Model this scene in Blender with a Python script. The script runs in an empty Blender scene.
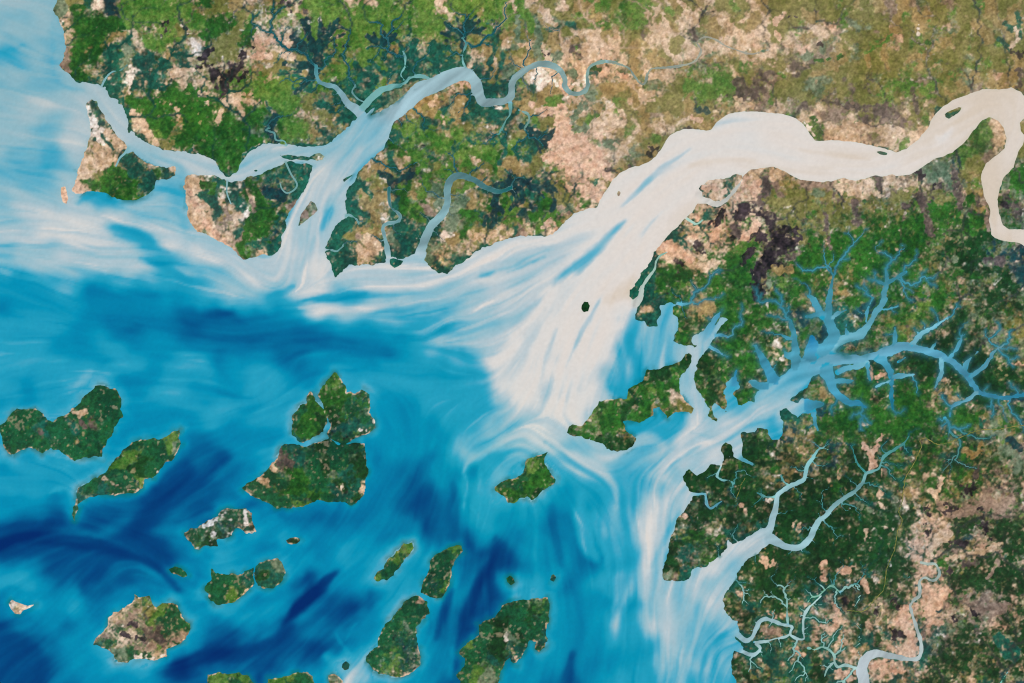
import bpy, heapq, math, time
import numpy as np

# ------------------------------------------------------------------ set-up
S = 0.2                       # kilometres per photo pixel; 1 Blender unit = 1 km
G = 0.8                       # grid pitch in photo pixels
MARG, RING = 96.0, 44         # extra ground round the frame, then a stretched ring of cells
K_ILL = np.array((1.28, 1.30, 1.33), np.float32)                  # how bright a white sheet shows under this sun and sky
W0, H0 = 1024, 683
T0 = time.time()
rng = np.random.default_rng(7)
scene = bpy.context.scene
scene.unit_settings.system = 'METRIC'
scene.unit_settings.scale_length = 1000.0
C = scene.collection

xs = np.arange(-MARG - RING * G, W0 + MARG + RING * G + G * .5, G)
ys = np.arange(-MARG - RING * G, H0 + MARG + RING * G + G * .5, G)
NX, NY = len(xs), len(ys)
PX, PY = np.meshgrid(xs.astype(np.float32), ys.astype(np.float32))


def stretch(v, lo, hi):
    v = v.copy()
    a = np.maximum(lo - v, 0) / G
    b = np.maximum(v - hi, 0) / G
    return v - a ** 2.1 * .45 + b ** 2.1 * .45


WX = (stretch(xs, -MARG, W0 + MARG) - W0 / 2) * S
WY = (H0 / 2 - stretch(ys, -MARG, H0 + MARG)) * S


# ------------------------------------------------------------------ fields
def taps(n, coords, kind):
    """four clamped neighbours and their cubic weights, coords in cell units"""
    i = np.floor(coords).astype(int)
    t = (coords - i).astype(np.float32)
    if kind == 'b':
        w = [(1 - t) ** 3 / 6, (3 * t ** 3 - 6 * t ** 2 + 4) / 6, (-3 * t ** 3 + 3 * t ** 2 + 3 * t + 1) / 6, t ** 3 / 6]
    else:
        w = [(-t + 2 * t ** 2 - t ** 3) / 2, (2 - 5 * t ** 2 + 3 * t ** 3) / 2, (t + 4 * t ** 2 - 3 * t ** 3) / 2, (t ** 3 - t ** 2) / 2]
    return [(np.clip(i + k - 1, 0, n - 1), w[k]) for k in range(4)]


def up(grid, cx, cy, kind='b'):
    """smooth enlargement of a coarse grid to the points (cx, cy)"""
    g = grid.astype(np.float32)
    a = sum(g[j] * w[:, None] for j, w in taps(g.shape[0], cy, kind))
    a = np.ascontiguousarray(a.T)
    a = sum(a[j] * w[:, None] for j, w in taps(g.shape[1], cx, kind))
    return np.ascontiguousarray(a.T)


def noise(wl, octaves=1, gain=.55, sx=1.0, sy=1.0):
    """smooth random field, about unit variance, wl = wavelength in photo pixels"""
    out = np.zeros((NY, NX), np.float32)
    amp, tot = 1.0, 0.0
    for _ in range(octaves):
        cx = (xs - xs[0]) / (wl * .5 * sx) + 1
        cy = (ys - ys[0]) / (wl * .5 * sy) + 1
        g = rng.standard_normal((int(cy[-1]) + 3, int(cx[-1]) + 3)).astype(np.float32)
        out += amp * 2.1 * up(g, cx, cy)
        tot += amp * amp
        amp *= gain
        wl *= .5
        if wl < 1.5:
            break
    return out / math.sqrt(tot)


def sstep(a, b, x):
    t = np.clip((x - a) / (b - a), 0, 1)
    return t * t * (3 - 2 * t)


def sample(F, x, y):
    """bilinear sample of a field at photo coordinates"""
    u = np.clip((x - xs[0]) / G, 0, NX - 1.001)
    v = np.clip((y - ys[0]) / G, 0, NY - 1.001)
    i = u.astype(np.int32); j = v.astype(np.int32)
    a = (u - i).astype(np.float32); b = (v - j).astype(np.float32)
    return (F[j, i] * (1 - a) + F[j, i + 1] * a) * (1 - b) + (F[j + 1, i] * (1 - a) + F[j + 1, i + 1] * a) * b


FAR = 15.0


def win(x0, x1, y0, y1):
    i0 = max(0, int((x0 - xs[0]) / G)); i1 = min(NX, int((x1 - xs[0]) / G) + 2)
    j0 = max(0, int((y0 - ys[0]) / G)); j1 = min(NY, int((y1 - ys[0]) / G) + 2)
    return i0, i1, j0, j1


def seg_d(ax, ay, bx, by, X, Y):
    dx, dy = bx - ax, by - ay
    L2 = dx * dx + dy * dy + 1e-9
    t = np.clip(((X - ax) * dx + (Y - ay) * dy) / L2, 0, 1)
    return np.hypot(X - ax - t * dx, Y - ay - t * dy), t


def poly_sdf(pts, local=False):
    """signed distance (positive inside), clamped to FAR; local: only the window round the outline"""
    pts = np.asarray(pts, float)
    q = np.roll(pts, -1, 0)
    if local:
        i0, i1, j0, j1 = win(pts[:, 0].min() - FAR, pts[:, 0].max() + FAR, pts[:, 1].min() - FAR, pts[:, 1].max() + FAR)
        X, Y = PX[j0:j1, i0:i1], PY[j0:j1, i0:i1]
        D = np.full(X.shape, FAR, np.float32)
        ins = np.zeros(X.shape, bool)
        for (ax, ay), (bx, by) in zip(pts, q):
            D = np.minimum(D, seg_d(ax, ay, bx, by, X, Y)[0])
            if ay != by:
                ins ^= ((ay <= Y) != (by <= Y)) & (X > ax + (Y - ay) / (by - ay) * (bx - ax))
        return (slice(j0, j1), slice(i0, i1)), np.where(ins, D, -D).astype(np.float32)
    D = np.full((NY, NX), FAR, np.float32)
    for (ax, ay), (bx, by) in zip(pts, q):
        i0, i1, j0, j1 = win(min(ax, bx) - FAR, max(ax, bx) + FAR, min(ay, by) - FAR, max(ay, by) + FAR)
        if i1 <= i0 or j1 <= j0:
            continue
        d, _ = seg_d(ax, ay, bx, by, PX[j0:j1, i0:i1], PY[j0:j1, i0:i1])
        D[j0:j1, i0:i1] = np.minimum(D[j0:j1, i0:i1], d)
    inside = np.zeros((NY, NX), bool)
    for j, y in enumerate(ys):
        m = (pts[:, 1] <= y) != (q[:, 1] <= y)
        if not m.any():
            continue
        a, b = pts[m], q[m]
        cr = np.sort(a[:, 0] + (y - a[:, 1]) / (b[:, 1] - a[:, 1]) * (b[:, 0] - a[:, 0]))
        inside[j] = np.searchsorted(cr, xs) % 2 == 1
    return np.where(inside, D, -D)


def spline(p, n=5):
    """Catmull-Rom through rows of p"""
    p = np.asarray(p, float)
    if len(p) < 3:
        t = np.linspace(0, 1, n + 1)[:, None]
        return p[0] * (1 - t) + p[-1] * t
    e = np.vstack([2 * p[0] - p[1], p, 2 * p[-1] - p[-2]])
    out = []
    for i in range(len(p) - 1):
        a, b, c, d = e[i:i + 4]
        for t in np.linspace(0, 1, n, endpoint=False):
            out.append(.5 * (2 * b + (c - a) * t + (2 * a - 5 * b + 4 * c - d) * t * t + (3 * b - a - 3 * c + d) * t ** 3))
    out.append(p[-1])
    return np.array(out)


def stroke(p, reach=FAR, n=5, run=False):
    """(window, distance - half width [, run along the line]) for a smooth line of (x, y, w)"""
    q = spline(p, n)
    m = len(q) - 1
    r = q[:, 2].max() * .5 + reach
    I0, I1, J0, J1 = win(q[:, 0].min() - r, q[:, 0].max() + r, q[:, 1].min() - r, q[:, 1].max() + r)
    D = np.full((max(J1 - J0, 0), max(I1 - I0, 0)), FAR, np.float32)
    T = np.zeros_like(D)
    for k in range(m):
        (ax, ay, aw), (bx, by, bw) = q[k], q[k + 1]
        r = max(aw, bw) * .5 + reach
        i0, i1, j0, j1 = win(min(ax, bx) - r, max(ax, bx) + r, min(ay, by) - r, max(ay, by) + r)
        if i1 <= i0 or j1 <= j0:
            continue
        d, t = seg_d(ax, ay, bx, by, PX[j0:j1, i0:i1], PY[j0:j1, i0:i1])
        d = d - .5 * (aw + (bw - aw) * t)
        lw = (slice(j0 - J0, j1 - J0), slice(i0 - I0, i1 - I0))
        s = D[lw]
        w = d < s
        s[w] = d[w]
        if run:
            T[lw][w] = ((k + t) / m)[w]
    sl = (slice(J0, J1), slice(I0, I1))
    return (sl, D, T) if run else (sl, D)


def P(txt):
    return [tuple(float(v) for v in t.split(',')) for t in txt.split()]


def Z(x0, y0, txt, s=5.12):
    return [(x0 + a / s, y0 + b / s) for a, b in P(txt)]


# ------------------------------------------------------------------ coast lines (traced)
N_COAST = ([(40, -400), (56, -60)] +
    Z(0, 0, "290,0 275,45 285,80 300,110 325,170 335,240 318,310 300,335 340,370 400,415 470,425 520,435 555,480 600,520 640,570 655,620 660,681") +
    Z(0, 120, "670,50 710,90 770,130 860,155 935,160") +
    Z(180, 120, "60,172 130,185 180,210 205,250 230,290 260,290 290,262 310,220 350,180 400,140 450,120 520,120 600,130 700,140 750,130 800,90 850,40") +
    [(353, 121), (360, 117), (392, 125), (388, 133), (380, 153), (370.8, 159), (362, 168.6), (356, 177), (347, 191), (346, 201), (345, 217), (336.6, 226), (329, 238), (325, 250)] +
    Z(320, 150, "25,525 40,550 60,580 68,620 75,658 100,630 120,612 150,590 240,588 330,580 340,550 372,545 395,560 430,555 490,525 505,500 550,520 535,565 545,595 575,615 610,630 650,625 720,580 800,520 880,485 950,455 980,445") +
    Z(480, 160, "160,395 210,388 260,388 320,392 370,380 410,350 440,310 480,275 530,258 590,245 612,220 625,190 650,150 680,105 715,68 760,45 795,30") +
    Z(500, 50, "710,597 760,575 800,545 830,500 850,460 872,435 900,420 940,403 1024,408") +
    Z(680, 60, "100,360 160,355 190,320 215,295 250,275 330,262 420,265 510,275 580,290 630,330 655,360 672,390 690,415 720,415 780,410 900,420 1000,440") +
    Z(824, 60, "290,450 370,472 420,455 480,410 530,350 545,315 560,290 600,245 660,205 740,175 810,150 900,150 960,142") +
    [(1021, 92), (1028, 100), (1029, 112), (1020, 123), (1021, 131), (1025, 136), (1023, 145), (1018.5, 151), (1013.5, 167), (1003.7, 177), (999.8, 189), (997, 199), (998.8, 212.5), (1002.7, 225), (1009.5, 229), (1024, 229.5), (1100, 222), (1400, 215), (1400, -400)])

E_COAST = ([(1400, 236), (1100, 240), (1024, 245), (1011.5, 242), (998, 240), (991, 234), (989, 222), (990, 210.5), (984, 195), (981, 179), (982, 171), (986, 163.5), (996, 155.7), (1004.7, 148), (1006.6, 138), (1003.7, 128), (998, 120.5), (990, 117.6), (982, 120.5), (974, 130), (964.6, 142), (953, 152), (933, 159.6), (921.7, 167.4), (910, 175), (896, 176), (892, 174), (882.6, 177), (874.8, 175), (865, 179), (855, 181), (843.5, 178), (831.8, 181.5), (814.8, 182), (797, 178), (783.5, 171), (773.8, 167), (758, 169), (751, 169), (744.5, 174), (737, 187), (727, 202), (717, 207), (707, 204)] +
    Z(600, 160, "500,225 470,270 430,300 400,340 350,385 320,420 275,470 260,520 220,570 180,630 170,665 195,690 225,660") +
    Z(560, 290, "425,20 410,70 390,85 388,150 430,165 440,185 470,192 500,188 495,160 515,130 510,90 540,65 600,70 650,68 580,88 580,120 605,150 605,190 590,230 575,265 640,285 690,295 740,250 780,190 820,140 850,140 860,150 810,210 790,245 760,290 720,340 710,370 700,400 690,450 695,500 720,550 760,610 760,645 805,675 812,660 790,640 780,600 792,570 810,590 850,625 855,580 840,530 850,480 880,455 900,430 910,450 905,500 890,540 912,590 960,570 1015,578") +
    [(759, 396), (756, 384), (765, 384), (775, 390), (786, 391), (800, 372), (810, 362), (818, 360), (829, 350), (850, 361), (838, 366), (826, 365), (822, 368)] +
    Z(700, 360, "610,70 570,90 545,140 490,180 465,205 500,215 560,208 600,245 560,265 520,280 500,300 470,275 440,250 410,260 415,300 435,345 405,415 370,405 352,380 345,350 290,345 280,370 255,375 220,365 205,380 215,440 205,480 240,520 180,500 160,440 130,420 110,450 120,510 112,545") +
    Z(650, 420, "350,235 310,235 270,270 240,285 200,245 165,290 185,330 200,360 218,380 215,410 170,470 140,500 120,560 100,620 95,681") +
    Z(650, 550, "75,50 60,110 70,155 140,165 200,145 215,100 280,85 350,40 385,0") +
    Z(650, 420, "400,620 420,645 500,595 570,555 592,560 625,600 660,610 600,640 555,675") +
    Z(650, 550, "500,40 470,85 440,150 400,200 375,260 380,310 420,350 452,362 445,385 470,430 450,440 425,425 432,455 470,500 450,520 430,515 415,570 420,620 440,670 450,700") +
    [(742, 720), (770, 1200), (1400, 1200)])

# (label, category group, traced outline)
ISLANDS = [
 ("large triangular sand and mangrove island at the mouth of the northwestern river", 'c',
  Z(0, 0, "440,538 468,510 492,522 515,560 545,608 578,664") + Z(0, 120, "600,80 655,135 640,170 680,165 730,210 800,240 895,245 900,285 860,305 800,310 790,350 740,390 680,415 600,410 560,385 500,365 440,365 385,375 360,365 385,320 400,260 430,190 450,120 462,60 458,20 450,-40")),
 ("big coastal island with a long pinkish dune belt on its seaward side", 'c',
  Z(180, 120, "30,290 60,280 120,285 170,280 230,305 270,320 330,305 360,290 410,280 450,255 510,235 560,215 620,225 685,230 680,260 655,320 635,370 600,410 590,430 560,470 540,520 530,590 515,650 500,670 470,690 420,690 370,705 320,720 295,690 270,660 200,620 150,590 90,570 60,540 45,500 40,450 30,400 35,360 20,340 25,310")),
 ("pinkish rocky shoal just off the western tip of the triangular island", 'c',
  Z(0, 120, "315,345 335,338 345,370 350,400 340,430 322,420 312,385")),
 ("kidney shaped green island with two lobes at the left edge of the sea", 'a',
  Z(0, 370, "0,285 30,265 45,235 85,195 130,200 180,200 215,225 240,255 270,262 330,230 370,200 410,170 430,130 465,105 485,75 520,80 560,95 590,90 612,110 625,150 622,200 640,235 610,265 585,300 575,335 550,350 545,390 530,415 530,455 470,445 420,455 380,470 340,445 305,410 260,400 215,425 180,405 140,400 100,410 70,440 40,425 20,395 10,360")),
 ("boot shaped wooded island with a thin sand spit trailing from its toe", 'a',
  Z(0, 370, "925,300 915,345 925,375 905,420 880,470 850,470 815,520 790,550 740,560 730,600 690,630 600,640 520,640 450,655 420,680 400,690") + Z(0, 420, "395,470 380,515 368,500 372,450 390,400 400,350 440,325") + Z(0, 370, "500,545 540,520 570,480 600,440 640,400 670,370 740,352 820,350 870,325 900,310")),
 ("dark wooded western lobe of the largest island cluster", 'a',
  Z(220, 360, "460,165 475,180 490,205 520,235 550,285 547,330 528,365 492,390 460,415 425,428 390,410 368,385 370,340 370,290 400,245 440,215 445,185")),
 ("dark forested northern lobe with whitish flats on its eastern side", 'a',
  Z(220, 360, "585,70 610,90 645,130 650,165 690,170 725,150 765,175 770,220 765,270 790,310 795,345 760,380 720,385 690,400 650,430 600,420 560,395 550,378 560,356 566,325 552,300 540,280 525,230 505,180 510,150 540,110")),
 ("broad mottled green body south of two channels in the largest island cluster", 'a',
  Z(220, 360, "315,440 370,430 430,440 490,425 560,405 610,435 680,425 740,425 745,480 755,560 745,640 735,700") + [(366, 493), (361, 500), (350, 505), (340, 502), (328, 503), (318, 499), (305, 506), (292, 508), (277, 508), (262, 500), (250, 495), (242, 488)] +
  Z(220, 360, "130,630 200,595 240,560 270,530 300,490 305,460")),
 ("ragged island strewn with white sand patches just south of the largest cluster", 'a',
  Z(160, 490, "125,220 150,195 200,190 250,150 300,135 310,105 350,95 400,100 440,90 470,120 475,170 490,210 470,225 430,210 400,190 380,200 370,235 330,255 300,260 295,290 260,290 225,285 200,305 180,300 165,260 135,245")),
 ("squarish green island with a narrow neck pointing to a round neighbour", 'a',
  Z(160, 490, "265,405 290,425 330,430 370,430 400,435 440,415 482,395 478,430 486,470 474,495 440,520 410,545 380,570 340,585 290,590 260,560 235,510 240,480 260,465")),
 ("round mangrove island ringed by a pale rim", 'a',
  Z(160, 490, "490,390 510,370 560,360 600,350 630,370 640,410 635,450 615,480 580,500 540,505 500,490 480,450 485,420")),
 ("tiny dark green islet lying alone below the white-patched island", 'a',
  Z(160, 490, "645,258 665,246 690,242 712,248 718,262 700,274 670,278 652,272")),
 ("small submerged looking green islet north of the mostly bare island", 'a',
  Z(160, 490, "45,405 75,390 105,400 130,420 145,440 120,450 90,435 60,425")),
 ("white sandy islet with a pointed eastern tip at the lower left edge", 'a',
  Z(0, 550, "45,275 62,255 75,262 100,270 140,285 180,278 150,298 120,310 105,330 75,325 55,305")),
 ("mostly bare brownish island with a green eastern half at the lower left", 'a',
  Z(0, 550, "690,230 720,240 765,235 785,270 800,300 830,275 865,265 900,285 930,330 950,365 978,375 970,430 935,470 890,490 850,510 850,540 800,560 740,560 690,555 660,575 605,578 580,540 545,505 510,490 480,485 490,445 530,420 555,390 560,350 580,320 640,295 680,270 690,250")),
 ("slim slanting green island in deep blue water left of a blunter one", 'a',
  [(412, 542), (414, 548), (408, 556), (400, 566), (394, 574), (387, 580), (376, 582), (373, 578), (382, 569), (388, 560), (396, 551), (404, 544)]),
 ("blunt green island with a faint pale reef along its eastern side", 'a',
  [(461, 546), (463, 551), (455, 558), (452, 566), (451, 578), (448, 586), (442, 598), (434, 598), (426, 596), (420, 592), (423, 582), (428, 571), (431, 560), (438, 552), (450, 547)]),
 ("pear shaped green island with a bright pink sand cap at its northern tip", 'a',
  Z(340, 550, "390,232 420,245 445,265 440,290 455,320 430,350 400,380 385,400 395,450 400,500 415,550 410,590 380,620 340,640 290,655 250,640 200,630 160,600 135,560 150,525 195,495 195,450 220,400 250,360 280,330 300,300 330,265 360,250")),
 ("big dark green island with scalloped bays cut off by the bottom edge", 'a',
  Z(340, 550, "830,290 880,265 930,258 1000,250 1060,245 1072,300 1065,360 1050,420 1065,470 1050,500 1020,520 1000,505 1005,470 970,460 950,500 935,545 905,585 885,580 870,545 845,570 835,610 815,650 810,720 760,760 640,750 620,690 600,655 595,640 635,600 640,560 605,525 650,480 710,435 705,380 760,360 800,350 810,320")),
 ("solitary green island with a northward horn in the middle of the cyan bay", 'a',
  Z(420, 440, "655,60 640,85 640,120 655,150 670,180 700,200 700,215 660,240 630,260 605,290 570,305 545,295 510,300 480,320 455,318 445,295 410,280 385,260 380,240 420,215 460,200 500,195 530,170 535,120 550,100 590,85 620,70")),
 ("smaller of two tiny reefs, near the dark scalloped island's northeastern corner", 'a',
  [(550, 580), (551, 574.5), (554, 573.5), (556, 577), (554, 582)]),
 ("larger tiny reef islet above the northern shore of the scalloped island", 'a',
  Z(340, 550, "850,145 870,130 890,148 895,165 875,180 855,162")),
 ("low green island just showing along the bottom edge, west of the shoal", 'a',
  Z(180, 600, "140,380 200,368 250,380 300,375 350,395 380,440 330,500 180,500 140,440")),
 ("low rounded green island at the bottom edge beside the pale shoal", 'a',
  Z(180, 600, "450,405 530,390 590,378 650,365 680,385 690,425 660,500 480,500 445,440")),
 ("small dark islet lying on the pale grey shoal", 'a',
  Z(180, 600, "830,325 850,312 866,330 862,355 842,358 830,345")),
 ("speckled sand islet at the foot of the pale grey shoal", 'a',
  Z(180, 600, "760,385 790,380 815,395 835,415 830,450 780,450 765,420")),
 ("long wooded island across the estuary from the mainland, tapering west", 'b',
  Z(560, 290, "140,660 165,640 195,590 200,570 240,560 290,560 340,555 350,510 390,480 430,460 450,410 500,400 560,385 600,372 625,358 640,325 660,320 675,335 670,370 640,420 622,440 610,480 615,530") +
  Z(550, 380, "690,105 735,145 720,165 690,160 650,170 600,195 585,165 560,135 535,150 530,180 500,200 460,220 410,212 375,210 380,255 420,280 440,300 420,335 390,362 350,368 290,350 270,325 210,305 160,290 120,285 90,270 100,240 130,232 165,235 190,200")),
 ("bare topped islet at a creek mouth, rimmed by green mangrove", 'b',
  Z(600, 160, "505,145 530,125 560,105 600,95 640,90 690,80 728,72 728,95 700,130 670,165 640,195 618,214 590,212 550,195 525,185 520,160")),
 ("round dark islet alone inside the beige plume", 'b',
  Z(560, 290, "110,75 125,58 143,62 152,80 142,108 122,114 108,98")),
 ("faint brown sandbank islet near the northern bank of the estuary", 'b',
  Z(600, 160, "86,170 96,156 106,168 100,186 90,186")),
 ("spindle shaped green island in the beige river bend", 'b',
  Z(824, 60, "618,278 650,258 690,242 706,242 695,262 670,282 640,302 622,295")),
 ("very small green islet by the northern bank of the beige river", 'b',
  Z(824, 60, "270,470 290,466 325,476 325,488 290,486")),
 ("diamond shaped grey-green sandbank in the northern river mouth", 'd',
  Z(180, 120, "670,415 690,425 705,460 690,480 665,500 640,520 608,542 612,500 620,480 645,450")),
 ("long thin dark bar in the channel behind the pink-dune island", 'd',
  Z(180, 120, "515,180 560,182 610,190 660,190 690,175 720,172 738,185 730,205 700,208 660,202 600,202 550,196 520,190")),
 ("tiny dark islet midway along the narrow channel north of the pink-dune island", 'd',
  Z(180, 120, "370,260 388,252 402,258 390,266")),
 ("narrow mangrove islet between two arms of the grey-green river", 'd',
  [(371, 115), (375.8, 105.5), (385.5, 95.7), (397, 90), (408, 82), (421, 78), (413, 86), (400, 97.7), (388, 108)]),
 ("tiny sand spit islet close to the eastern bank of the northern river", 'd',
  Z(180, 120, "835,305 850,295 885,280 870,295 850,310 840,316")),
 ("small wedge shaped mangrove islet between two creek mouths", 'd',
  Z(320, 150, "358,560 375,553 425,568 415,588 380,605 360,585")),
 ("leaf shaped mangrove islet at the mouth of a creek on the eastern shore", 'b',
  [(630, 290), (636, 289), (640, 291), (638, 296), (633, 299.5), (629.5, 296)]),
 ("oblong scrubby island between two arms of the branching blue estuary", 'b',
  Z(724, 260, "580,465 600,440 650,422 700,425 760,405 810,400 840,410 820,445 770,470 700,485 620,490")),
]

# rivers: (points x,y,width ; colour at start ; colour at end ; name key)
def R(txt):
    return P(txt)

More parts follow.
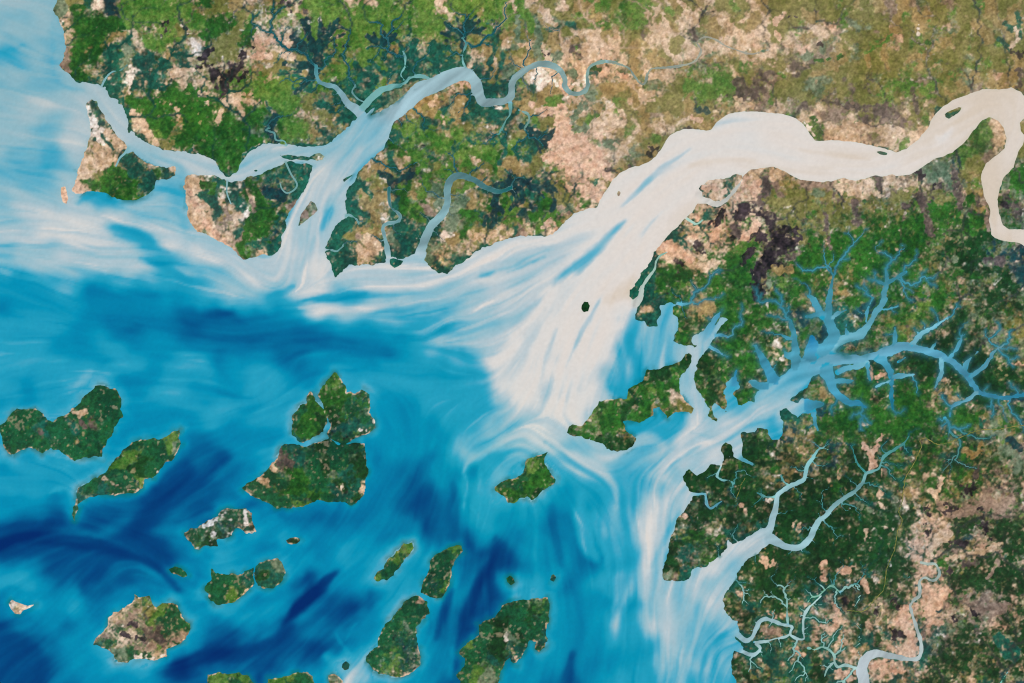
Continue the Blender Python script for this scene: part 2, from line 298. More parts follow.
TEAL, TEALP = (112, 168, 168), (150, 182, 195)
DEN, DENT, DENL = (78, 156, 183), (60, 130, 148), (112, 176, 196)
PALE, PALET = (158, 190, 203), (108, 178, 182)
RIVERS = [
 (R("368,136,40 384,116,24 400,105,20 418,92,17 434,85,16 450,77,15 464,74,13 474,80,11 478,92,11 483,102,9 492,102,8 504,101,7.5 511,96,7 512,84,6.5 516,77,6 524,71,5.5 533,65.5,5.5 541,63.5,6 552,65.5,5.5 561,71,5 565,80,5 565,86,5 570,92,5 577,94,4.5 584,92,4.5 588,86,4 587,76,3.5 589,68,3.5 595,64,3.5 605,61,3"), TEALP, (128, 158, 150), 'n'),
 (R("605,61,3 619,64,2.2 629,68.5,2 635,77,2 641,84,2.4 645.5,82,2 648,73,2 653,68.5,1.8 668,67.6,1.6 687,64.6,1.6 697,59,1.8 701,50,1.8 697,42,1.8 706,37,1.7 716,40,1.7 726,46,1.6 740,51,1.6 752,54,1.4 768,50,1.2"), (140, 155, 142), (165, 160, 145), 'n'),
 (R("362,115,10 356,109,9 348.4,103.5,7 341.6,93.8,6 334.8,87,5 325,84.4,4.5 319,81,4 316.5,73,3.5 316,66,2.5"), TEALP, (60, 130, 140), 'n'),
 (R("361,110,8 370,99.6,6.5 381.6,90,6 392,86.5,5.5 404,84,3.5 409,78.5,3 419,76,3 428,78,3"), TEAL, TEAL, 'n'),
 (R("404,80,1.8 401,74,1.6 405,66,1.6 405,56,1.4 401,49,1.3"), TEAL, TEAL, 'n'),
 (R("389,260,5 387.5,250,5 385,238,4 382.7,228,3.4 387,223.5,3 397,222,3 400.5,217,2.6 397,212,2.4 391.5,208,2.4 389,199,2.6 389,188,3.2"), (140, 182, 190), (20, 100, 105), 'n'),
 (R("419,255,10 421.6,249,9.5 425.5,238,8.5 431,226,8 441,216,7.5 447,204,6.5 447,191,6.5 451,180,6.5 460.6,175.4,6.5 474,180,6 486,187.5,6 499,191.5,5 511,188,3.5"), (148, 185, 195), (18, 95, 98), 'n'),
 (R("345,217,2 349,215,1.6 356,219,1.5 359,224,1.3"), (120, 175, 180), (90, 150, 150), 'n'),
 (R("323,249,2 331,250,1.5 337,251,1.5 343,246,1.3"), (120, 175, 180), (90, 150, 150), 'n'),
 (R("510,103,4 510,114,2.6 506,120,2 502,128,1.6 499,134,1.3"), TEAL, (90, 150, 140), 'n'),
 (R("519,110,1.6 528,114,1.6 529,121,1.4 525,128,1.3"), (130, 165, 160), (110, 150, 140), 'n'),
 (R("287,146,1.8 284,141,1.6 276,140,1.5 274,133,1.4 266,130,1.3 273,127,1.2"), TEAL, (70, 130, 130), 'n'),
 (R("468,71,1.8 463,62,1.6 463,53,1.6 466,44,1.4 462,38,1.2"), TEAL, (70, 130, 130), 'n'),
 (R("366,103,1.6 358,99,1.3 352,92,1.2 355,86,1.1"), (110, 160, 160), (90, 140, 140), 'n'),
 (R("101,87,2.4 106,78,2 112,72,1.6 121,70,1.4 127,65,1.3"), (130, 175, 185), (80, 140, 140), 'n'),
 # eastern shore
 (R("742,172,3.5 739,182,4 734.8,189,4.5 726,199,5 717,204,5 707,201.5,4.5 699,195,6"), (205, 212, 208), (214, 210, 206), 'b'),
 (R("731,177,2 728.5,186,1.8 727,193,2"), (180, 205, 195), (200, 210, 205), 'b'),
 (R("667,252,1.6 660,256,2 656,262,2.2 654.7,269,2.4 648,278,3 642,288,4 640,298,6 636,303,8"), (120, 180, 165), (205, 210, 206), 'b'),
 (R("686,218,1.8 692,222,1.6 697,224,1.5 704,219,1.3"), (160, 200, 190), (140, 190, 175), 'b'),
 (R("697,340,8 704,336,7 712,325,6 719,314,3.5 722,310,2"), (110, 180, 205), (40, 130, 165), 'e'),
 (R("714,336,3 721,335,2.2 728,337,1.4"), (90, 170, 200), (60, 140, 170), 'e'),
 (R("709,346,3 716,350,2 722,354,1.4"), (90, 170, 200), (60, 140, 170), 'e'),
 (R("678,303.5,3 686,304,2 694,302,1.4"), (90, 170, 200), (70, 140, 150), 'e'),
 (R("736,386,7 735,376,4 736.5,371,2.4"), (70, 158, 195), (30, 120, 160), 'e'),
 # branching estuary
 (R("766,400,24 776,391,21 788,385,22 802,372,20 816,363,22 830,358,14 851,359.6,10 870,355.7,10 890,350.5,10 903,346.5,9 916,348.4,7.5 933,353,6.5 949,360,6.5 960.7,369.5,6 968.5,377.7,5.5 978,391,5 992,396,4 1007.6,398,3.6 1024,395,3.4 1100,390,3"), (120, 182, 206), (35, 122, 155), 'e'),
 (R("814,362,24 813,348,14 812,338,6"), DEN, (30, 125, 175), 'e'),
 (R("818,356,16 830,346,13 835,334,10 830,324.5,9 828.5,312.7,8 829.5,295,7 833,277.6,4"), DEN, DENT, 'e'),
 (R("822,316,6 815,303,5 812,298,4 806,294,2"), DEN, DENT, 'e'),
 (R("826,315,5 817,315,4.5 807,317,3.5"), DEN, DENT, 'e'),
 (R("830,319,4 837,314,3.4 846,310,1.6"), DENL, DENT, 'e'),
 (R("832,352,9 838,344,7 845,338.5,7 853,336.5,7 861,334,8 868,325,6 874.4,314.7,5.5 883,303,6.5 884.5,291,6 887,281,5 886,269,3"), DENL, DENT, 'e'),
 (R("887,283,3.4 895,278.5,3 905.6,272.7,2"), DENT, DENT, 'e'),
 (R("885,285,3 877,281,2.6 868.5,279.5,2"), DENT, DENT, 'e'),
 (R("879,309,2.6 889,309,2 898,306,1.4"), DEN, DENT, 'e'),
 (R("848,337,4 846,330,2.6 846,324,1.6"), DEN, DENT, 'e'),
 (R("866,322,2.6 868,308,2.6 873,298,1.6"), DEN, DENT, 'e'),
 (R("796,380,12 796.5,366,9 795,350,7.5 793,332,6 789.4,320,3.5"), DEN, DENT, 'e'),
 (R("795,352,6 788,356,5 784,350,2"), DEN, DENT, 'e'),
 (R("794,340,4 787,338,3 782,335,1.4"), DEN, DENT, 'e'),
 (R("780,388,12 771,375,9 762,358,7 756,346,4"), (62, 150, 188), DENT, 'e'),
 (R("772,390,9 760,386,8 750,382,4"), (70, 155, 190), DENT, 'e'),
 (R("893,348,4 895,337,3.5 895,328,2.4"), DEN, DENT, 'e'),
 (R("912,345,5.5 917,338,5 924,332,4.5 934,327,4 947,318,2"), DENL, DENL, 'e'),
 (R("936,327,2 939,322,2"), DENL, DENT, 'e'),
 (R("918,333,2.6 914,328,2"), DENL, DENT, 'e'),
 (R("930,351,2.6 935,344,1.6"), DENL, DENT, 'e'),
 (R("949,358,3.4 956,350,2.8 959,344,2.4 963,334,1.4"), DEN, (70, 130, 150), 'e'),
 (R("964.6,370,3.4 966,364,3 970,359,2.4 978,352,1.6"), DEN, (80, 135, 150), 'e'),
 (R("970,377,3.4 978,371,3 986,365,2.4 994,352,2 1003,345,1.4"), DEN, (95, 140, 155), 'e'),
 (R("978,391,4 970,398,3.4 960,402.5,3 952,407,2.6 950,416,2"), DENL, (50, 120, 150), 'e'),
 (R("963,401,2 958,395,1.4"), DENL, DENT, 'e'),
 (R("941,356,4 941.5,372,3.4 938,380,2.6 935,388,1.6"), DENL, (80, 140, 160), 'e'),
 (R("878,357,9 884,361,7 890,370,5.5 891.5,380,5 891.5,393,4.4 892.5,408,3"), DEN, (30, 120, 150), 'e'),
 (R("891,377,4 901,376,3.4 914,374.5,2.4"), DEN, DENL, 'e'),
 (R("890,381,2.4 882,383.5,2.4 876,387,1.8"), DENL, DENL, 'e'),
 (R("898,362,2 905,358,1.6"), DENT, DENT, 'e'),
 (R("824,366,14 829,378,10 833,390,7 840,397,6 850,403,5.5 858,403,5 866,407,3.4"), DEN, (45, 130, 165), 'e'),
 (R("831,381,4.6 842,381,4.4 853,381,3"), DEN, DENT, 'e'),
 (R("838,372,5 848,368,5 858,366,6 868,362,6"), DEN, DENL, 'e'),
 (R("867,364,4 868,372,3.4 870,380,1.4"), DEN, DENT, 'e'),
 (R("804,406,12 812,405,9 822,404,5"), (62, 152, 190), DENT, 'e'),
 (R("814,412,4 815,422,3 818,430,1.6"), DEN, DENT, 'e'),
 (R("945,418,1.8 949,424,2.2 950,432,1.6"), DENT, DENT, 'e'),
 (R("992,398,2 991,408,1.4"), DENT, DENT, 'e'),
 # southeast
 (R("736,455,6 742,459,4.5 752,464,3"), (100, 180, 200), (70, 150, 170), 's'),
 (R("721,466,2.4 718,473,2.2 717.4,477,2.2 722,480,2 729,480.5,1.8 734,484,1.4"), (150, 200, 205), (90, 160, 160), 's'),
 (R("688,494,3 697,494.5,2.6 705,494.5,2.6 706.8,504,2.5 710.5,508.5,2.4 716,505,2 722,501,1.4"), (110, 185, 205), (70, 140, 165), 's'),
 (R("718,582,28 731,564,22 744,550,20 759,538,15 769,530,8 773,518,7 775.5,508,6.4 777,498,5.2 780,493,5 787,487.5,5 797,483,4.6 804,479,4.2 806,471,4 808.5,464,3.6 814,456,3 818,450,2.6 822,448,2.2 828,449.5,1.4"), (176, 198, 210), PALET, 's'),
 (R("763,538,12 771,539,11 779,543,8 787,547,7.4 798,547.5,7 806,543,7 811.5,536,7 815.5,526,6.4 820,520,5.6 826,515.7,5.2 832,508,5 838,502.5,4.8 846,497,4.4 853,493,4.2 859,487,4 863.5,481,3.6 866,473.5,3.2 872,471.5,3 878.7,468.8,3 881,463,2.8 883.5,457,2.6 889,453,2.4 895,449.5,2.4 904,443,2 909,436,1.4"), PALE, (70, 150, 145), 's'),
 (R("866,473,3 858,464,2.4 854,454,2 852,446,1.4"), (60, 140, 140), (30, 110, 110), 's'),
 (R("776,497,2.4 766,496.8,2.2 758,493,1.6"), (130, 190, 190), (60, 130, 130), 's'),
 (R("790,485.5,2 784,482,1.8 781,475,1.2"), (130, 190, 190), (60, 130, 130), 's'),
 (R("731,631,6 738,635,5.5 746,640.5,5 752,637.5,5 756,629,5 760,621,4.6 766,619,4.4 774,621.5,4 784,625,3.4 792,627,2.8 790,634,2.4 797,638.5,3 804,638.5,2.6 803,630,3 804,617,3 808,609,2.6 815,602,2 821,596,1.4"), (160, 195, 208), (165, 195, 195), 's'),
 (R("788,624,2 787,612,2 787,600,1.6"), (150, 195, 190), (130, 180, 170), 's'),
 (R("754,642,2.4 765,641.5,2.4 776,638.5,2.2 785,637,2 791,633,2"), (165, 195, 200), (160, 190, 190), 's'),
 (R("737,649,4.5 744,652.5,4 752,655,4 758,652,3.6 760,648,3.4 756,644.5,3"), (165, 198, 210), (165, 195, 200), 's'),
 (R("865,720,15 864,700,14 864,683,13.5 862,668,12 867,657,10 874,654,9.4 881,654,8.4 889,655.5,6.4 898,657,5.4 907,659,5 914,659,5 919,657,4.6 921.7,650,4.4 920.5,641,4.4 917,629,4.2 914,620,3.8 911.5,612,3.4 910.5,605,3.2 915,599.5,3.4 919.5,596,4 919.7,588,3 919.7,581,2.6 925,577.5,2.4 931,580.5,2.2 936,579.5,2.2 939.5,574,2 936,564.8,2 927,564,1.8 921,562.5,1.4"), (178, 192, 202), (170, 185, 175), 's'),
 (R("860,669,2.8 852,667,2.6 845,665,2.4 838,667,2.4 834.5,662,2.4 834,655,2.4 829,650,2 822,647,2 815,649.5,2 808,648,1.6"), (165, 195, 195), (130, 180, 165), 's'),
 (R("834,662,1.8 828,668,1.6 825,675,1.4"), (160, 190, 190), (130, 170, 160), 's'),
 (R("840,592,1.2 832,586,1.4 826,589,1.4 818,596,1.6 812,597,1.4 808,602,1.4"), (120, 170, 150), (110, 165, 145), 's'),
 (R("1008,672,1.2 1004,677,1.4 1001,683,1.4 998,695,1.4"), (120, 180, 170), (120, 180, 170), 's'),
]
# creeks that cut an island instead of the mainland: (island index, points)
ISLE_CREEKS = [
 (0, R("128,148,2.4 125,153,2.4 120,158,2 116,166,1.5"), (130, 180, 190)),
 (1, R("286,163,2 291,174,1.8 297,184,1.8 294,190,1.7 287,193,1.6 282,189,1.4 280,183,1.2"), (110, 160, 160)),
 (1, R("227,182,1.8 227,193,1.5 231,204,1.2"), (130, 175, 180)),
]

# ------------------------------------------------------------------ land cover (one letter per 10 pixels, read from the photo)
COVER = """
5 55 ssomwnngggggggGGooytt yoGtgggggttggGogggtgggggggttootoyggo GggotyoyttogotyoooooogoyoyryyrsorrogyyooyooGr
15 55 stGssGngggggggooGgoyottytyggggggggggGgggtgygggggyttoogytgGg tGggotoytotytoooyyo ogooorygyyoogooyyoyoor
25 55 wtGGGGGggtt goog GGGogttytsgngngggggggGgggynnmngogsytsmogg tgggooottoyttoytoogttp pgssooyoyygtsoyoyyyyGo
35 65 tGGGGytto tggoo GGooGttttn ggnggggnng omgonnmogmyoosoyott tytoodttyt dsytttptootyt trsooroyogosoyoyyoyygo
45 65 rGyGotmttggttw toooGtptt nngggggggyg omymmsooymtststytyt tytoytttotstttstpstdp prssosogypoGgyyogoygot
55 65 rGGGmmsmmmtymw rtoottyytoommnmogggygm smmomtyomooststdttpt tytyootttstytyttsdsdr yysGoyooyyogosooogyood
65 65 rGttmmswmtmmmt tttboyyoomnmmoggggomms mmmmt.ytmyytt...tttt sytyytyssyyoggoooddoy yooyoyooyoGsogggooyyod
75 75 GGmsmwmtmtttt tbtboooomymsogg mmmss mms....mtys.twwt.stm pttstttttygggtoodggoo yoooodsosgorooysyoypyd
85 85 mssmwmtmmGttt btbgggggg mgg.msmgym. ...spt.momg.mwyp.w.t yytsstooytgggrddroos ssodod sGgggrggoyr
95 105 smtGttGGGG ttGtyggggmogmm.mm.ss tyypy.mmmmm.yoyyptssy yoyttoogggg bdddrgoooo sdodoogogogGoyoo
105 115 mmGGGttGG GGttytggggommom ...sstyoymswm.wyyypygty tytggtyoooynotyttrrttrdr trrroodddrtroo
115 125 mtGGGtGG GGtGyGGmggtyoymm.mtsrtyygmmmwmsmyyppgto gtgooyryytyy........ Gttrrrtddrrto
125 125 mttGGyGG GtGGGGmmGgttooym mmggggmmmyomppppsgo oggyttt
125 815 gttttttrddrgtt
135 135 mtgGoGGGGGGGssmgggymo
135 395 mmGggygmmnmGoommpppptpygtytt
135 815 Gtttttrttttt
145 155 toGGGGGGGGGmm
145 385 mGGgmtgmGgggoggmotppppsstyogorb
145 885 ttgt
155 195 mGGGGGm
155 375 ttmtggmsggtggGgmotppppptttsyyd
165 225 GG
165 365 tyymtGgosogtoGoyyogttpppppyd
175 360 yynynnGgg...ttomyGomggoppppyy
185 355 mmomgGtgs.ooyymmGmmnoonGmyoppppp
195 355 myymGGygs.ogtmmgommGnoGoppptpy
205 352 mtyymGgGt.ssyt GGmonGnooGtsttt
215 345 mmmytmGgr.ssGGmmgg nGggryttm
225 340 mmmyt.mmm.wssGmGtt mggggypp
235 335 moorytsmm.mwyGttttmrtmttttp
245 330 mmrttm.mm.sstttmm
255 330 mmmttm.mm.srtmm
265 335 mm
265 430 smm
105 85 wm
115 90 wts
125 92 wwts
135 90 wwwss
145 85 ttwttm
155 80 tttttmstt
165 75 tttttmmstmttmmm
175 72 ttoyGGmmGmmmwww
185 70 gGmGGgGmmm
195 105 GoGG
175 185 tto
175 255 mGsmmmm
185 185 tttGmwGGGnnsm
195 185 ttmmwmGtGnsmm
205 185 tttmtmGtGGmr
215 185 wttmytwGGGm
225 185 stptrtmGGmm
235 192 wsttmrGGn
245 212 strGmmm
255 232 rGstm
125 975 GGtt
135 965 GGGtt
145 955 GGGGt
155 945 GGGor
165 935 ssngoor
175 925 sssgoy
145 1015 oo
155 1015 oo
165 1012 sGG
175 1005 sGGG
185 1003 sGGG
195 1003 dsGG
205 1003 bdsG
215 1003 sdso
225 1008 sss
175 725 smttrt
185 705 ttm.tpdroo
195 705 mtmttdoooo
205 705 tmttbdoooo
215 695 tmbtdbtbto
225 685 mmmbGdttboo
235 675 mmtGpybpbtbdo
245 665 mptbtpppgGdbbbb
255 655 mpptbtpttGGybbbb
265 655 mtbtttttGGGdbbdo
275 645 mmGGGGGtGGGdbsgg
285 640 mmGGggGydGgsdrdg
295 640 mmmGGKGsGGoGsddGy
305 645 tm..GyyyG.yGGGoG
315 645 mm..Gyyy.GGGGyGo
325 650 mm.GGyG.GGGGGKGo
335 680 GGG..KyGKGKGG
345 680 ...GGGKGGKG
355 690 G.GKGGKGK
365 690 ..GGKGGdG
375 700 KGGK.GK
385 700 GGGy.KGy
395 705 GKy.GG
355 680 KK
365 670 KK
375 655 KKG
385 645 KGGG
395 605 tGKGGgGtt
405 600 GGgKGGGyo
415 595 gGGKGGyG
425 570 GgyGGyGG
435 590 GGKKK
445 610 KK
185 785 yyrrrttttdttrtrdsssgo
195 795 oosodortdrdogdoGGdyr
205 795 oosddoddososgddoGGdyo
215 795 ossooGddsoodsddGGsGsr
225 795 oosdGoddGsoyGddoGKGor
235 795 oGGsGGGGooyGodGdKGKKsrss
245 795 oGGdGGGGGgyGGGoKKnKnKsrns
255 795 GGGGGGGGGgGtGyKnsKKGnndnn
265 795 GGGGGKGyGGGgyyosKsKsKKnnns
275 795 GGyyy.yGyGss.ssoGKsKsKnnnn
285 785 GGGoy.yGysss.sssoyosossKsKn
295 785 GGooty.yGsss.nnGyyoooKossswK
305 785 oGyt..sGnns.ymgGyyyooKoKsoso
315 785 .nns..mnn..oogyyypKsKsoooKss
325 785 .nsss.msss.gooyypoKsKsKooosoo
335 785 .rssn..... rsgo.yoKKKKssoooyo
345 775 wy.s..... ssss.sKKKKssssKssso
355 775 t.............KKKK.KsKssKsoso
365 775 K.........KKKKKKK.KK.KKsss
375 805 mr.rrsGGpr.KKGyKsKK.KKKKys
385 795 KmrryyoGGGr.yGGyGsKKKK.KKyKs
395 785 mKKryyoGGKy.sGGyyKKKK..nnsss
405 800 ..ryG..GGmGKGKryr.sKsysoso
415 785 mmrsnmGGGGGyGGGyGGGsoosKsos
425 785 nmsyynGGGGGtGGGGyoGGmGGysoss
435 740 KmGn.nsyyyyGGGKKpKnGGrGGyGGGyysssnss
445 740 KnGKKGoyyynsGrmyppKmGrGGGoysypposssnn
455 722 KKKKGKKGoyynysrGKrmypymmGGGoKyyoypsKsnn
465 715 KGGK.KGsoyynnrsKtrmmy.stKGGsrysrGypdsKKss
475 695 KKKKGKKnGrymnrsyKtKrm.ttKyGGoGttKrpdbssysK
485 690 KKtGnKyrmymKnysKrGyKmKmr.tyKyyGttppKdKbdtprss
495 695 KmnKGyKmwtmsKKGyrm.msytKKGysGtrtKbsbtptprp
505 690 KmKnmtrKyGKKyKGKK.mmKswsyKKyynsrrbdttrtptpt
515 680 tmKnGKKGKmKKtrtm.KmKsKwKKKKyKnbtrrrstwdds
525 680 tmGGKKKmmKKttwK.KKtsKyKKKttyKKnbtptsrdbKKss
535 675 tmGGGmm..mKKmmKtKyKyrKyKtsKyKnnrtptptbnKsKKn
545 670 rKtmGKm..ttKKmKKKKtKsKsKtKsKyptpptsnKKKKsKs
555 668 KKmmG...tppKKsmKKsKstKGKrrtKsrttptprsKKrynn
565 665 KKmm....wyppKKsKKtprtrKsKdtGGrpttpptddrrrsKs
575 665 srm....tmGKKKmKtpprtmptpyKnGGGptptspbKmKndKm
585 735 mGKKKGmKtssmwpspGtprKGGpt.Gptp sKGKsKnKK
595 730 stKGmKsmKsmtptptsKrprtrKGtp.ttptrryrrsKs
605 728 tymmmGs.mtstbtmprKrGKndsttptppptKrsryryKK
615 730 tKmmptmsmtm.ptpyspKGmttdnstp.ptstKdsrtyrysK
625 740 rtptmtm..psttpmtpsrmtrKsnrp.ptsdstrtsrKsm
635 742 mtprttmpsmtsmptmtsrmsrddptp.tpmssrKsKssmnm
645 740 mrsmptptmmtpmptmpsmmsrtdpt.sstKKrKsKGsmsnm
655 732 ptmsmKtmKpmstptsmtpm....mmt.stmKmKsnsKnmmm
665 735 tpptmKKmKKmmptptpm...tpptstmsmsmKsmsmsnmn
675 738 tsptmmsKKtmptpppmp...tpttmKntsmsmKnrsKmmnn
690 740 ttpmmKKtmppmm...tptmKntsmsmKnrsKmmnnn
385 90 eteet
395 82 teeee
405 75 tteeee
412 10 eee...tteeeee
422 2 teeemetmtdeeey
432 2 eeeemeeeyeeee
442 2 tttttoeyooeetee
452 15 tt...eeteee
435 172 gt
445 135 eeegse
455 122 ggKeetsee
465 112 ggKKeKtgt
475 102 ytoygemmmw
485 85 eemtwrttwm
495 78 msmmmm
510 74 ww
395 308 tt
405 302 yGG
415 296 tyGGK
425 294 tGGKG
435 297 yGG
380 328 Gg
390 324 GGGGty
400 322 KGGyGGK
410 328 GGGymmm
420 338 mmmwsw
430 334 Kmm.sw
445 282 tm..KeeKmmKm
455 280 ddmeKeeemeee
465 272 tddmeKeeKeeme
475 262 ttdGGeKsmKKmsgst
485 246 tttrtGGeemKmswstr
495 252 ttoGGoGemmmKmwtr
505 272 tyygt..m.m
512 218 twtwKt
520 202 twwwtmtwwt
530 187 wtKmtmmKmtmmwt
540 190 tKKsmwmmw
547 195 t
575 210 tee
583 207 eteeym
592 205 yeegeyty
600 213 eegee
565 255 mmssw
575 255 mKmmsw
585 262 mme
600 133 togg
608 128 trogge
618 112 trrogeeeee
628 110 trrdrreeegoet
636 98 trtptdddrroeyty
645 97 meotrtprrdoegy
655 115 sseettww
603 6 wtw
545 402 gg
555 392 geg
565 384 oee
575 375 gee
550 440 ggg
560 430 eeee
570 427 oeme
580 422 eeee
590 422 emgg
600 405 opt
610 402 eooo
620 392 eyeee
630 386 eyseme
640 380 etemmm
650 370 eoeymmm
660 368 eeggmnmt
670 378 oetttt
605 500 Keeogst
615 492 eeoeKeee
625 476 eeKKeeeeem
635 472 geKstKrmtmem
645 466 gteKKswmtrs
655 458 tteemKmmt
665 460 eegsoeew
675 456 wegsrrss
690 456 wegsrrss
458 535 gtG
465 522 ygGG
475 518 GyGGG
483 496 stwGGGoGtG
492 496 gGGGKKKG
500 508 wgGK
670 208 egeggo
680 208 eggegee
672 270 egge
681 268 egeeeg
540 285 mKm
570 168 ee
308 583 KK
195 618 rr
185 62 pp
195 62 pp
205 62 pp
115 945 mm
152 880 mm
212 305 srm
205 308 rsm
222 302 rm
157 283 mmmsss
171 256 m
105 375 mms
95 388 mss
85 405 ms
207 347 t
267 392 mm
294 632 mm
350 840 smssm
346 860 sss
664 342 mm
678 332 sts
578 507 ee
"""

LET = "GKgoyptwdbmnsre"
CN = len(LET)
gw, gh = 106, 72
cov = np.zeros((CN, gh, gw), np.float32)
for line in COVER.strip().splitlines():
    y, x, row = line.split(None, 2)
    y, x = float(y), float(x)
    x -= 10
    for ch in row:
        if ch == ' ':
            continue                      # a gap in writing only, not in the row
        x += 10
        if ch == '.':
            continue
        i = int(np.clip(round((x - 5) / 10), 0, gw - 1)); j = int(np.clip(round((y - 5) / 10), 0, gh - 1))
        cov[LET.index(ch), j, i] += 1


def blur3(a):
    p = np.pad(a, [(0, 0)] * (a.ndim - 2) + [(1, 1), (1, 1)], mode='edge')
    s = 0
    for dy, wy in ((0, .25), (1, .5), (2, .25)):
        for dx, wx in ((0, .25), (1, .5), (2, .25)):
            s = s + wy * wx * p[..., dy:dy + a.shape[-2], dx:dx + a.shape[-1]]
    return s


known = cov.sum(0) > 0
cov /= np.maximum(cov.sum(0), 1e-6)
fill, kn = cov.copy(), known.copy()
for _ in range(70):
    b = blur3(fill * kn); bk = blur3(kn.astype(np.float32))
    new = (~kn) & (bk > 0)
    fill[:, new] = (b / np.maximum(bk, 1e-6))[:, new]
    kn |= new
cov = fill

# ------------------------------------------------------------------ water clarity (one digit per 16 pixels: 0 deep navy ... 9 pale silt, A B beige)
SEA = """
7776............................................................
6676............................................................
7766............................................................
5676............................................................
76667...........................................................
666678..........................................................
788778..........................................................
77668...........................................................
77668...........................................................
76657...........................................................
66667.......88..................................................
776788......7...................................................
67778755776567..................................................
788888887777....................................................
77888885578888..................................................
67778887648788888888............................................
667777778657888888999...........................................
4455655555555678888998888888899.................................
44444333334456776578855788888899................................
34444333333222233347877766777888................................
4444333223322222222234444455677889AA............................
44433344333332222222333334676789999A....65......................
44444434433442333223333444555699999......56......................
434454533344433444...4444444489999......56......................
43445..3344433344.....44444445899988..4.........................
.45....33333444344......334444457999......47766777...............
.......333334434444....33333445678998...44788876.................
......43...2233333.....33333456788888..445888777.................
4334443....22233444....2333357 65..56788..786777..................
344444....2122233.......223333565....555688876777................
444455...31111222......22223345555..4455578875677...............
33323222211112..21.....22112234434333455788888..................
32211112112....23322222222122343332246668888....................
11112222112..32333333332 2..22133 2332245668888...................
11111111111223332333343334....113333215566588...................
3321111112..34...44433344..3..2123332345666788..................
443221122222 3..3.3312234443..2134432346677.....................
2.334323..4343..33221112444332112333333357778877................
22332 3......3344442112234...211 2...3334678777776.................
122233.....3322321122333....210....3346888776666................
11223 344...3211111 1122344....311....3333488876666................
1112334444201111112234 66....321...3332347885665.................
1112233333211......34764..32 1...332224788666 5..................
"""
sw, sh = 64, 43
sea = np.full((sh, sw), np.nan, np.float32)
for j, row in enumerate(SEA.strip('\n').splitlines()[:sh]):
    row = row.replace(' ', '')
    for i, ch in enumerate(row[:sw]):
        if ch != '.':
            sea[j, i] = int(ch, 16)
for x, y, l in [(520, 264, 8.3), (536, 264, 8.6), (552, 250, 8.6), (568, 240, 9), (584, 230, 9.2), (600, 220, 9.4), (616, 210, 9.6), (632, 190, 9.8), (648, 176, 9.6), (664, 160, 9.8), (680, 150, 9.6),
                (700, 145, 9.7), (720, 140, 9.6), (740, 128, 9.2), (760, 125, 9.5), (760, 145, 10), (780, 135, 10), (800, 145, 10), (820, 160, 10), (850, 160, 10), (880, 162, 10), (900, 162, 10.2), (920, 150, 10.3), (940, 130, 10.5), (960, 110, 10.6), (980, 100, 10.8), (1000, 102, 10.8), (1015, 115, 10.5), (1010, 150, 10.6), (992, 180, 11), (992, 215, 10.6), (1010, 236, 10.6), (1024, 238, 10.4), (1000, 247, 10.6), (1018, 247, 10.6), (985, 247, 10),
                (568, 296, 9.2), (584, 280, 9.4), (600, 270, 9.5), (600, 290, 9.9), (616, 290, 10.4), (616, 250, 9.6), (632, 240, 9.7), (632, 265, 9.8), (648, 230, 9.8), (664, 215, 10), (680, 200, 10), (690, 185, 10), (700, 170, 9.8),
                (520, 328, 8.8), (536, 328, 9.3), (552, 320, 9.3), (568, 328, 9.6), (584, 340, 9.7), (600, 330, 9.7), (612, 330, 9.2), (625, 320, 5.5), (520, 344, 9.3), (536, 344, 9.5), (552, 344, 9.6), (568, 350, 9.7), (584, 360, 9.7), (600, 360, 9.3), (612, 360, 8.5), (624, 345, 4.6), (624, 360, 4.6), (625, 376, 4.2), (640, 340, 5.6), (655, 330, 6.2), (668, 325, 6.4), (660, 350, 6.6), (672, 352, 7), (640, 365, 5.8), (650, 360, 6.4), (636, 378, 5), (616, 388, 4.8), (605, 388, 8),
                (520, 376, 9.4), (536, 376, 9.6), (552, 376, 9.6), (568, 380, 9.6), (584, 390, 9.5), (520, 392, 9.2), (536, 400, 9.5), (552, 400, 9.5), (568, 408, 9.4), (584, 405, 9.2), (520, 408, 8.9), (536, 416, 9), (552, 420, 8.8), (560, 430, 8.6), (570, 440, 8),
                (690, 350, 7), (690, 365, 7.2), (686, 385, 7.2), (690, 395, 7.4), (700, 415, 7.4), (660, 425, 4), (650, 432, 4), (668, 430, 4.6), (640, 440, 4.4), (672, 418, 5), (716, 420, 6.4), (725, 415, 5.6), (705, 430, 7.6),
                (750, 405, 7), (764, 402, 7.2), (776, 396, 6.6), (740, 420, 6.6), (760, 418, 6), (772, 424, 5), (775, 436, 4.4), (758, 428, 6), (725, 435, 7.6), (700, 455, 7.4), (715, 455, 7.6), (734, 446, 6.6), (690, 462, 7), (672, 478, 5.6), (668, 495, 6), (676, 505, 7), (664, 520, 8), (655, 540, 8.2), (655, 565, 7.4), (652, 580, 7.2), (655, 600, 8), (680, 600, 8), (700, 590, 8), (715, 575, 8.2), (735, 555, 8.3), (750, 546, 8.3), (720, 600, 8), (718, 618, 7.2), (735, 630, 7.4)]:
    i, j = int(np.clip((x) / 16, 0, sw - 1)), int(np.clip((y) / 16, 0, sh - 1))
    sea[j, i] = l if np.isnan(sea[j, i]) else .4 * sea[j, i] + .6 * l
for x in range(780, 1030, 32):
    for y in range(262, 425, 32):
        if x > 800 or y < 360:
            sea[y // 16, x // 16] = 5.0
for x in range(300, 640, 32):
    for y in range(5, 125, 32):
        if x > 400 or y < 90:
            sea[y // 16, x // 16] = 6.4
for x in range(790, 1030, 32):
    for y in range(440, 690, 32):
        sea[y // 16, x // 16] = 6.6
